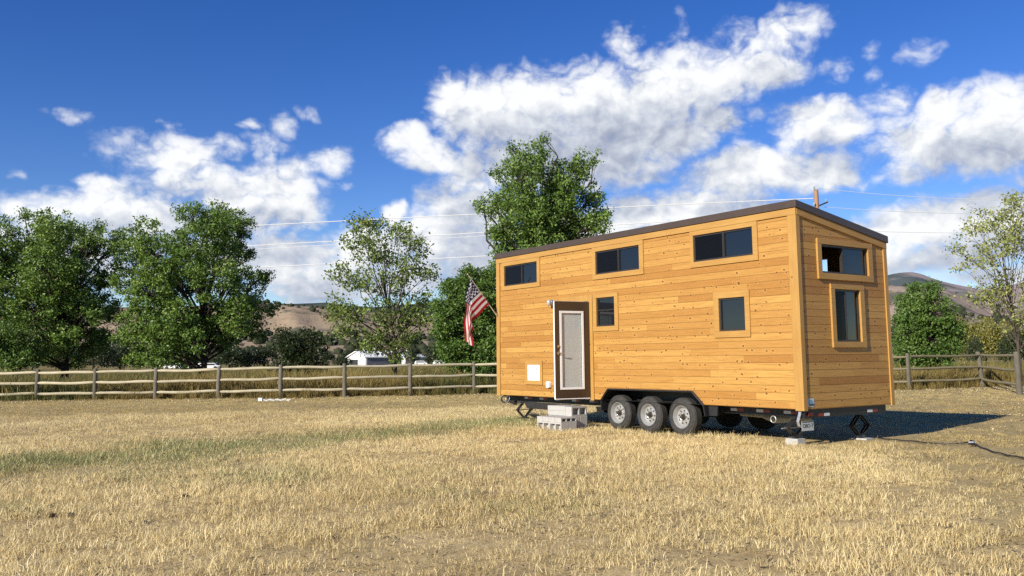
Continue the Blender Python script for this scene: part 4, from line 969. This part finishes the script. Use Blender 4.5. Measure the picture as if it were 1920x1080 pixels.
tree('ash_tree', 'broad dark green ash tree cut by the left edge of the photo', 'tree', (118, 716), 46,
     [(105,448,48),(160,445,40),(55,455,46),(10,475,45),(182,455,20),(60,520,60),(130,515,60),(174,510,28),(20,565,52),(95,585,58),(165,570,38),(-30,500,60),(-30,590,50),(55,640,40),(125,640,40),(195,590,24),(25,650,36),(90,680,24),(165,630,26),(110,415,18),(75,412,16),(190,425,14)],
     'leaf_deep', 54, 28, .145, .22, 'bark_dark', spread=.25, lscale=.87)
tree('ash_tree', 'full green ash tree with a tall rounded top standing second from left behind the fence', 'tree', (378, 712), 46,
     [(405,420,42),(440,425,30),(372,415,32),(425,400,22),(305,445,34),(262,472,34),(325,490,50),(400,475,48),(440,465,30),(254,530,28),(310,555,54),(455,525,32),(480,512,18),(468,575,36),(490,575,16),(280,615,46),(340,625,48),(430,615,44),(470,615,24),(268,668,26),(320,672,28),(240,500,20),(395,640,28),(350,520,36),(405,525,26),(375,595,40),(425,560,28)],
     'leaf_deep', 54, 28, .145, .18, 'bark_dark', spread=.25, lscale=.87)
tree('small_tree', 'small dark ragged tree standing behind the fence', 'tree', (560, 716), 43,
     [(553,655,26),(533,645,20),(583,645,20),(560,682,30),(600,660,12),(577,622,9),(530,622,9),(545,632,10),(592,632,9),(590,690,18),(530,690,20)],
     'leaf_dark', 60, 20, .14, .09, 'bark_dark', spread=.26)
tree('open_tree', 'thin open tree with olive leaves and bare dark branches showing', 'tree', (738, 714), 44,
     [(680,425,22),(712,418,20),(745,440,26),(780,455,20),(660,462,20),(700,465,28),(770,500,24),(800,520,14),(650,520,22),(690,525,28),(745,525,28),(632,572,20),(660,592,28),(720,590,32),(770,585,28),(803,600,18),(640,622,18),(700,640,28),(760,640,26),(740,665,18),(800,560,14),(720,480,24),(625,590,12)],
     'leaf_olive', 31, 15, .17, .12, 'bark', spread=.32, shell=.35, fork=.5, jit=1.15, limb=.75)
tree('tall_tree', 'tall dark green tree rising behind the roof of the tiny house', 'tree', (1010, 716), 42,
     [(1000,303,30),(962,303,20),(1085,313,26),(1045,340,40),(980,348,40),(935,325,14),(932,392,26),(903,385,14),(980,405,50),(1050,405,50),(1108,372,26),(1112,420,28),(1132,402,14),(960,450,36),(1020,455,46),(1080,445,38),(928,440,18),(936,490,18),(1000,520,50),(1060,520,46),(975,580,40),(1040,590,40),(1110,300,12),(1020,285,14),(1040,375,34),(1015,420,36),(1065,365,28)],
     'leaf_deep', 56, 24, .14, .20, 'bark_dark', spread=.25, shell=.4, lscale=.95)
tree('round_bush', 'bright green rounded bush behind the flag left of the house', 'bush', (880, 718), 41,
     [(880,522,24),(920,520,22),(850,545,24),(900,560,40),(845,590,32),(828,620,18),(870,630,40),(920,615,34),(860,668,32),(910,665,34),(823,575,11),(900,690,26),(840,650,22),(935,570,26)],
     'leaf_bright', 95, 26, .14, .12, 'bark_dark', spread=.25)
tree('round_bush', 'green cone shaped bush right of the house behind the fence', 'bush', (1735, 702), 43,
     [(1733,548,18),(1710,572,20),(1740,588,36),(1700,610,30),(1772,612,24),(1740,640,40),(1692,650,24),(1778,642,20),(1712,672,24),(1750,672,26),(1688,595,12),(1720,540,11),(1790,625,10)],
     'leaf_bright', 85, 24, .13, .11, 'bark_dark', spread=.23)
tree('yellowing_tree', 'sparse pale yellow leaved tree cut by the right edge of the photo', 'tree', (1912, 700), 41,
     [(1880,405,32),(1840,428,24),(1815,440,14),(1905,378,16),(1910,440,28),(1828,480,20),(1870,470,26),(1910,500,26),(1808,500,10),(1860,548,28),(1900,560,26),(1835,560,12),(1888,602,18),(1940,450,40),(1950,540,40),(1940,610,32),(1800,465,8),(1935,380,26)],
     'leaf_yellow', 30, 12, .155, .085, 'bark', spread=.30, shell=.3, fork=.5, jit=1.2, limb=.5)
tree('low_bush', 'low leafy bush under the left edge of the broad dark tree', 'bush', (18, 716), 43,
     [(15,625,26),(45,640,22),(-10,650,30),(30,665,28),(60,672,18),(-30,625,24)], 'leaf_bright', 70, 20, .12, .06, 'bark_dark', spread=.24)

# distant trees on the valley floor: a few crown shapes copied to their own places
def far_proto(name, h, wd, m, nl):
    T = empty(name); k = MB(); k.tube([(0, 0, 0), (.1, 0, h * .3), (0, .1, h * .6)], [.22, .17, .06], 7); k.build('trunk', M_['bark_dark'], T)
    C = []; tn = []
    for q_ in range(26):
        a = random.random() * 6.28; rr = wd * .5 * math.sqrt(random.random()) * .8; z = h * random.uniform(.22, .88); s = math.sqrt(max(.1, 1 - ((z / h - .45) / .6) ** 2)); r = wd * random.uniform(.13, .22)
        c = np.array([rr * s * math.cos(a), rr * s * math.sin(a), z]); u = rng.normal(size=(nl // 26, 3)); u /= np.linalg.norm(u, axis=1)[:, None]
        C.append(c + u * r * (.5 + .55 * rng.random((len(u), 1)))); tn.append(np.clip(rng.normal(.5, .2, len(u)) + rng.normal(0, .12), 0, 1))
    leaf_mesh('crown', np.concatenate(C), np.concatenate(tn), .42, M_[m], T, asp=.7); return T
def dup(T, loc, rz, sc, label, cat, group):
    r = T.copy(); link(r); r.location = loc; r.rotation_euler = (0, 0, rz); r.scale = sc; tag(r, label, cat, group)
    for c in T.children: d = c.copy(); link(d); d.parent = r
    return r
FP = [far_proto('far_tree', 6.5, 8., 'leaf_far', 3200) for _ in range(4)]; FW = [far_proto('willow_tree', 8., 11., 'leaf_willow', 4200) for _ in range(2)]
used = set()
def put_far(P, i, px, topy, Y, wpx, label, cat='tree', group='far trees along the valley floor'):
    g0 = AY(px, 690, Y); zt = AY(px, topy, Y)[2]; proto = P[i % len(P)]
    H = 6.5 if P is FP else 8.; Wd_ = 8. if P is FP else 11.
    sz = zt / H; sx_ = wpx * Y / FPX / Wd_
    loc = (g0[0], Y, 0)
    if id(proto) in used: return dup(proto, loc, random.uniform(0, 6.28), (sx_, sx_, sz), label, cat, group)
    used.add(id(proto)); proto.location = loc; proto.scale = (sx_, sx_, sz); return tag(proto, label, cat, group)
fl = 'dark far tree in the low tree line behind the left meadow'
for k, (px, ty, wp) in enumerate([(-60,640,90),(5,642,80),(60,648,70),(120,645,80),(175,640,80),(225,644,80),(285,650,70),(345,655,60),(430,648,80),(465,652,60),(495,650,55),(640,668,40)]):
    put_far(FP, k, px, ty, 190 + random.uniform(-12, 12), wp, fl)
put_far(FP, 1, 692, 641, 255, 52, 'round dark tree rising behind the white barn roof')
put_far(FP, 2, 775, 652, 230, 34, 'dark tree right of the white barn, nearest to it')
put_far(FP, 3, 812, 650, 225, 62, 'wide dark tree between the barn and the bright round bush')
put_far(FP, 0, 848, 655, 220, 50, 'dark tree half hidden by the bright round bush')
put_far(FP, 2, 612, 660, 200, 34, 'small dark tree left of the white barn')
put_far(FP, 1, 655, 655, 300, 34, 'dark tree above the left end of the barn roof')
wl = 'olive yellow willow in the clump beyond the right hand fence corner'
for k, (px, ty, wp) in enumerate([(1815,594,70),(1850,600,80),(1790,606,60),(1885,606,70)]): put_far(FW, k, px, ty, 150, wp, wl, group='willows beyond the right hand fence corner')
for k, (px, ty, wp) in enumerate([(1830,632,32),(1895,622,50),(1925,618,60),(1960,610,80)]): put_far(FP, k, px, ty, 138, wp, 'dark green tree in front of the olive willows at right', group='dark trees before the willows')

# ------------------------------------------------------------------ hills
def hill_material(name, lo, hi, forest, thr, fscale=.004):
    m, t, b = mat(name); p = t.pos(); n1 = t.noise(p, .006, 6, .6); n2 = t.noise(p, .05, 5, .65); n3 = t.noise(p, fscale, 7, .62)
    c = t.ramp(t.m('ADD', t.m('MULTIPLY', n1, .6), t.m('MULTIPLY', n2, .4)), [(.35, lo), (.65, hi)])
    c = t.mix(t.sm(n3, thr - .05, thr + .05), c, forest)
    t.put(b.inputs['Base Color'], c); b.inputs['Roughness'].default_value = .95; b.inputs['Specular IOR Level'].default_value = .05
    t.put(b.inputs['Normal'], t.bump(n2, .5, 6.)); return m
def ridge(name, label, sky_pts, d_foot, d_crest, d_back, m, seed, rough=.10, px0=-900, px1=2900, nc=320, nr=60):
    px = np.linspace(px0, px1, nc); ys = np.interp(px, [p[0] for p in sky_pts], [p[1] for p in sky_pts])
    V = []
    dirs = np.array([sight(a, b) for a, b in zip(px, ys)])
    H = np.maximum(0, CH + dirs[:, 2] / dirs[:, 1] * d_crest); tx = dirs[:, 0] / dirs[:, 1]
    for k in range(nr):
        s = k / (nr - 1); sc_ = s / .72
        d = d_foot + (d_crest - d_foot) * sc_ if sc_ <= 1 else d_crest + (d_back - d_crest) * (sc_ - 1) / .3889
        prof = (sc_ ** 1.25) if sc_ <= 1 else max(0, 1 - (sc_ - 1) * 1.4)
        x = tx * d; nz = fbm(x, np.full_like(x, d), 5.5 / d_crest, 5, seed) - .5; rdg = np.abs(fbm(x + d * .3, np.full_like(x, d) * .35, 9. / d_crest, 4, seed + 5) - .5)
        z = H * prof + (nz * .9 - rdg * 1.1 + .12) * H * rough * 6 * min(1, sc_ * 1.5) * (1 - .75 * math.exp(-((sc_ - 1) / .10) ** 2))
        V.append(np.stack([x, np.full_like(x, d), np.maximum(z, 0) - (2 if k == 0 or k == nr - 1 else 0)], 1))
    V = np.concatenate(V); i = np.arange((nr - 1) * nc).reshape(nr - 1, nc)[:, :-1].ravel(); F = np.stack([i, i + 1, i + nc + 1, i + nc], 1)
    o = mesh_np(name, V, F, m, smooth=True); tag(o, label, 'hill', kind='structure'); return V.reshape(nr, nc, 3)
HV = ridge('brown_hill', 'bare tan foothill dotted with dark shrubs behind the trees at left', [(-900,610),(-400,596),(0,588),(250,576),(480,571),(560,574),(617,583),(700,588),(800,592),(900,602),(1000,618),(1200,648),(1350,668),(2900,690)], 620, 1450, 2300,
      hill_material('dry_foothill', (.26, .195, .13), (.38, .295, .20), (.11, .105, .075), .60, .012), 3)
HV2 = ridge('tan_hill', 'low tan foothill in front of the mountain at right', [(-900,700),(1200,690),(1400,640),(1560,570),(1650,548),(1771,549),(1855,579),(1950,594),(2100,600),(2400,610),(2900,640)], 520, 1300, 2000,
      hill_material('tan_foothill', (.24, .185, .15), (.36, .285, .225), (.10, .095, .08), .58, .012), 8)
ridge('far_ridge', 'dark forested ridge along the skyline behind the tan foothill', [(-900,600),(-300,588),(300,578),(508,569),(560,567),(580,566),(610,564),(640,569),(700,574),(782,566),(818,562),(900,560),(1100,572),(1400,600),(1700,690),(2900,700)], 2600, 5200, 8000,
      hill_material('forest_ridge', (.05, .062, .052), (.085, .095, .075), (.04, .052, .045), .5), 13, .06)
ridge('mountain', 'rocky mountain with a mauve left flank and dark green right flank', [(-900,720),(1100,690),(1300,610),(1450,560),(1560,532),(1662,516),(1680,512),(1692,510.5),(1708,510),(1725,514),(1743,521),(1770,530),(1799,537),(1839,543),(1879,540),(1919,530),(2000,512),(2200,530),(2500,580),(2900,640)], 1900, 3400, 5600,
      hill_material('mountain_rock', (.25, .205, .195), (.34, .28, .265), (.08, .10, .10), .55, .0016), 17, .07)  # distance haze put into the colours: paler rock, blue-grey forest
# dark shrubs and junipers dotted over the foothills: too many to count
def hillside_shrubs():
    m = simple('juniper_green', (.038, .045, .024), .9, 0., .1, .4, .5)
    V = []; F = []
    ico = bmesh.new(); bmesh.ops.create_icosphere(ico, subdivisions=1, radius=1.); iv = np.array([v.co[:] for v in ico.verts]); ifc = np.array([[v.index for v in f.verts] for f in ico.faces]); ico.free()
    for HH, n, sd in ((HV, 3800, 51), (HV2, 1800, 52)):
        nr, nc, _ = HH.shape; k = 0
        while k < n:
            i, j = random.randrange(2, int(nr * .72)), random.randrange(5, nc - 5); a, b = random.random(), random.random()
            p = (HH[i, j] * (1 - a) + HH[i + 1, j] * a) * (1 - b) + (HH[i, j + 1] * (1 - a) + HH[i + 1, j + 1] * a) * b
            if float(fbm(p[0], p[1], .006, 3, sd)) < random.uniform(.36, .62): k += .25; continue
            s = random.uniform(1.8, 4.) * (1.6 if random.random() < .12 else 1); q = iv * np.array([s * random.uniform(.8, 1.4), s, s * random.uniform(.8, 1.3)]) * rng.uniform(.75, 1.25, (len(iv), 1)) + p + np.array([0, 0, s * .5])
            F.append(ifc + len(V) * len(iv)); V.append(q); k += 1
    o = mesh_np('hillside_shrubs', np.concatenate(V), np.concatenate(F), m); tag(o, 'dark shrubs dotted over the tan foothills', 'shrubs', kind='stuff')
hillside_shrubs()

# ------------------------------------------------------------------ far white farm buildings
wm = simple('white_barn_siding', (.80, .80, .78), .6, 0., .3, .05, .6); rm_ = simple('pale_metal_roof', (.84, .84, .83), .8, .0, .2, .06, .4); dk = simple('dark_barn_opening', (.03, .03, .032), .8); gw = simple('grey_barn_wall', (.13, .135, .15), .7)
def shed(name, label, px, Y, gable_w, length, eave, peak, rz, grey_side=False):
    p = AY(px, 688, Y); T = empty(name, (p[0], Y, 0), rz, label=label, cat='barn')
    g = gable_w / 2
    mb = MB(); mb.prism([(-g, 0), (g, 0), (g, eave), (0, peak), (-g, eave)], 'y', 0, length); mb.build('wall', wm, T)
    rf_ = MB()
    for s in (-1, 1):
        rf_.add([(s * (g + .4), -.4, eave - .14 * 1), (0, -.4, peak + .06), (0, length + .4, peak + .06), (s * (g + .4), length + .4, eave - .14), (s * (g + .4), -.4, eave + .06), (0, -.4, peak + .26), (0, length + .4, peak + .26), (s * (g + .4), length + .4, eave + .06)],
                 [(0, 1, 2, 3), (4, 5, 6, 7), (0, 1, 5, 4), (2, 3, 7, 6), (0, 3, 7, 4)])
    ro = rf_.build('roof', rm_, T)
    q = MB()
    for k in range(3): q.tube([(0, length * (.2 + .3 * k), peak + .1), (0, length * (.2 + .3 * k), peak + .9)], .25, 8)
    q.build('roof_vent', wm, ro)
    q = MB(); q.box(-g + 1.2, -g + .52 * gable_w * .5 + 3.0, -.06, -.01, 0, 1.7); q.build('door', dk, T)
    if grey_side: q = MB(); q.box(g + .02, g + .08, .4, length - .2, 0, eave - .25); q.build('side_sheet', gw, T)  # grey sheet covering most of one long wall
    return T
shed('barn', 'long white barn with a pale low pitched roof and grey side', 668, 215, 9., 10., 2.3, 3.5, R(-52), True)
shed('shed', 'smaller white outbuilding half hidden by the open tree, right of the barn', 745, 232, 6., 7., 2.1, 3.1, R(-40))
for k, (px, Y, wd, lb) in enumerate([(325, 170, 3.2, 'small white vehicle roof showing beyond the second tree, leftmost of three'), (352, 172, 2.4, 'small white vehicle roof showing beyond the second tree, middle of three'), (392, 168, 4.2, 'wide white vehicle roof showing beyond the second tree, rightmost of three'), (790, 215, 3., 'low white vehicle parked right of the barn'), (826, 215, 3.6, 'low white vehicle by the dark trees left of the flag')]):
    p = AY(px, 688, Y); T = empty('parked_vehicle', (p[0], Y, 0), R(random.uniform(-10, 10)), label=lb, cat='vehicle', group='white vehicles parked far off')
    q = MB(); h = 1.25; q.prism([(-wd / 2, .3), (wd / 2, .3), (wd / 2, .75), (wd * .36, .8), (wd * .26, h), (-wd * .42, h), (-wd / 2, .8)], 'y', -.9, .9); q.build('body', wm, T, bevel=.06)
    q = MB(); q.prism([(-wd * .38, .84), (wd * .31, .84), (wd * .24, h - .1), (-wd * .38, h - .1)], 'y', -.93, -.905); q.build('window', dk, T)
    for s in (-.3, .3): q = MB(); q.lathe([(.001, -.95), (.33, -.95), (.35, -.8), (.001, -.8)], 'y', (s * wd, 0, .35), 14); q.build('wheel', M_['tyre'], T)

# ------------------------------------------------------------------ utility pole and wires
PY = 53.
pt = AY(1530, 356, PY); UP = empty('utility_pole', (pt[0], PY, 0), label='tan wooden utility pole topping out above the roof corner', cat='utility pole')
q = MB(); q.tube([(0, 0, -.2), (0, 0, pt[2] * .5), (0, 0, pt[2])], [.17, .15, .13], 14); q.build('pole', M_['pole_wood'], UP, smooth=True)
q = MB(); q.bar((.10, -.16, pt[2] - 1.0), (.62, -.16, pt[2] - .78), .07, .09); q.build('brace', M_['jack_steel'], UP)
def insul(x, z):
    i = MB()
    i.lathe([(.02, z - .15), (.05, z - .12), (.05, z - .08), (.03, z - .06), (.055, z - .04), (.055, z), (.02, z + .05), (.001, z + .06)], 'z', (x, -.16, 0), 12); i.build('insulator', simple('glazed_insulator', (.28, .32, .33), .2), UP, smooth=True)
insul(-.16, pt[2] + .15); insul(.52, pt[2] - .66); insul(-.2, pt[2] - .85)
wire_m = simple('bare_aluminium_wire', (.74, .74, .72), .35, .15, .5, .05)
def wire(pl, pr, label, sag=.0, r=.027, Yl=60., Yr=PY):
    a, b = AY(*pl, Yl), AY(*pr, Yr); pts = []
    for k in range(41):
        s = k / 40; p = a * (1 - s) + b * s; p[2] -= sag * 4 * s * (1 - s); pts.append(p)
    o0 = pts[0]; q = MB(); q.tube([p - o0 for p in pts], r, 6); o = q.build('power_line', wire_m, None, smooth=True, loc=Vector(o0)); tag(o, label, 'power line', 'power lines strung across the sky')
wire((-350, 471), (1525, 372), 'highest white power line crossing the sky left of the pole', -.15)
wire((-350, 504), (1540, 398), 'second white power line from the top left of the pole', .1)
wire((-350, 511), (1540, 402), 'thin white power line just under the second one', .15, .016)
wire((-350, 539), (1540, 447), 'lowest white power line left of the pole', .1)
wire((1525, 352), (2300, 346), 'highest faint power line running right from the pole', .9, .015, PY, 60)
wire((1545, 388), (2300, 372), 'lower faint power line running right from the pole', .7, .015, PY, 60)
wire((1540, 430), (2300, 412), 'lowest faint power line crossing the clouds right of the house', .5, .015, PY, 60)

# ------------------------------------------------------------------ small things on the ground
def gp_(x, y): p = GR(x, y); return np.array([p[0], p[1], float(gz(p[0], p[1]))])
cpts = [gp_(1600, 822), gp_(1640, 826), gp_(1672, 829), gp_(1710, 832), gp_(1755, 837), gp_(1790, 838.5), gp_(1815, 836)]
cp2 = [gp_(1815, 836), gp_(1822, 834), gp_(1829, 837), gp_(1824, 842), gp_(1817, 841), gp_(1824, 838), gp_(1838, 844), gp_(1860, 852), gp_(1890, 859), gp_(1925, 866), gp_(1990, 880)]
allp = [p + np.array([0, 0, .03 + (.02 if 6 < i < 11 else 0)]) for i, p in enumerate(cpts + cp2[1:])]
fine = []
for i in range(len(allp) - 1):
    for s in np.linspace(0, 1, 6, endpoint=False): fine.append(allp[i] * (1 - s) + allp[i + 1] * s + np.array([0, 0, .004 * math.sin((i * 6 + s * 6) * 1.1)]))
fine.append(allp[-1]); o0 = fine[0]
q = MB(); q.tube([p - o0 for p in fine], .011, 8); o = q.build('extension_cord', M_['cable'], None, smooth=True, loc=Vector(o0)); tag(o, 'black extension cord lying on the ground at right with a loop in it', 'cord')
pc = gp_(1822, 838) - o0 + np.array([0, 0, .045]); q = MB(); q.tube([pc + np.array([-.05, 0, 0]), pc + np.array([.05, -.03, 0])], .020, 10); q.build('plug', simple('grey_plug', (.3, .31, .32), .4), o, smooth=True)
clod_m = simple('dark_clod', (.035, .026, .018), .95, 0., .1, .4, 30)
for k, (x, y, s) in enumerate([(350,914,.055),(346,930,.05),(51,958,.05),(98,967,.045),(134,966,.05),(93,951,.04),(420,862,.05),(445,862,.04),(545,912,.045),(272,975,.03),(1258,830,.0)]):
    if s == 0: continue
    s *= .72; bm = bmesh.new(); bmesh.ops.create_icosphere(bm, subdivisions=2, radius=s)
    for v in bm.verts: v.co *= random.uniform(.75, 1.25); v.co.z *= .75
    me = bpy.data.meshes.new('dirt_clod'); bm.to_mesh(me); bm.free(); me.materials.append(clod_m); o = link(bpy.data.objects.new('dirt_clod', me)); p = gp_(x, y + 4); o.location = (p[0], p[1], p[2] + s * .55)
    tag(o, 'small dark dirt clod lying in the dry grass', 'dirt clod', 'dark dirt clods in the dry grass')
wp = [GR(488, 752), GR(545, 751)]
q = MB(); d = wp[1] - wp[0]
for k in range(26):
    s0, s1 = k / 26, (k + .7) / 26
    if k == 22: continue
    q.tube([d * s0 + np.array([0, 0, .03 + .02 * math.sin(k)]), d * s1 + np.array([0, 0, .03 + .02 * math.sin(k)])], .035, 8)
q.tube([d * 0 + np.array([0, 0, .02]), d + np.array([0, 0, .02])], .02, 6)
q.box(-.07, .07, -.05, .05, 0, .12); o = q.build('drain_pipe', M_['white_plastic'], None, loc=Vector((wp[0][0], wp[0][1], float(gz(*wp[0][:2]))))); tag(o, 'broken white ribbed pipe lying at the foot of the fence', 'pipe')

# ------------------------------------------------------------------ render settings
scn.render.engine = 'CYCLES'
scn.cycles.max_bounces = 8; scn.cycles.transparent_max_bounces = 16; scn.cycles.use_adaptive_sampling = True; scn.cycles.adaptive_threshold = .01
scn.cycles.use_denoising = False
bpy.context.view_layer.update()
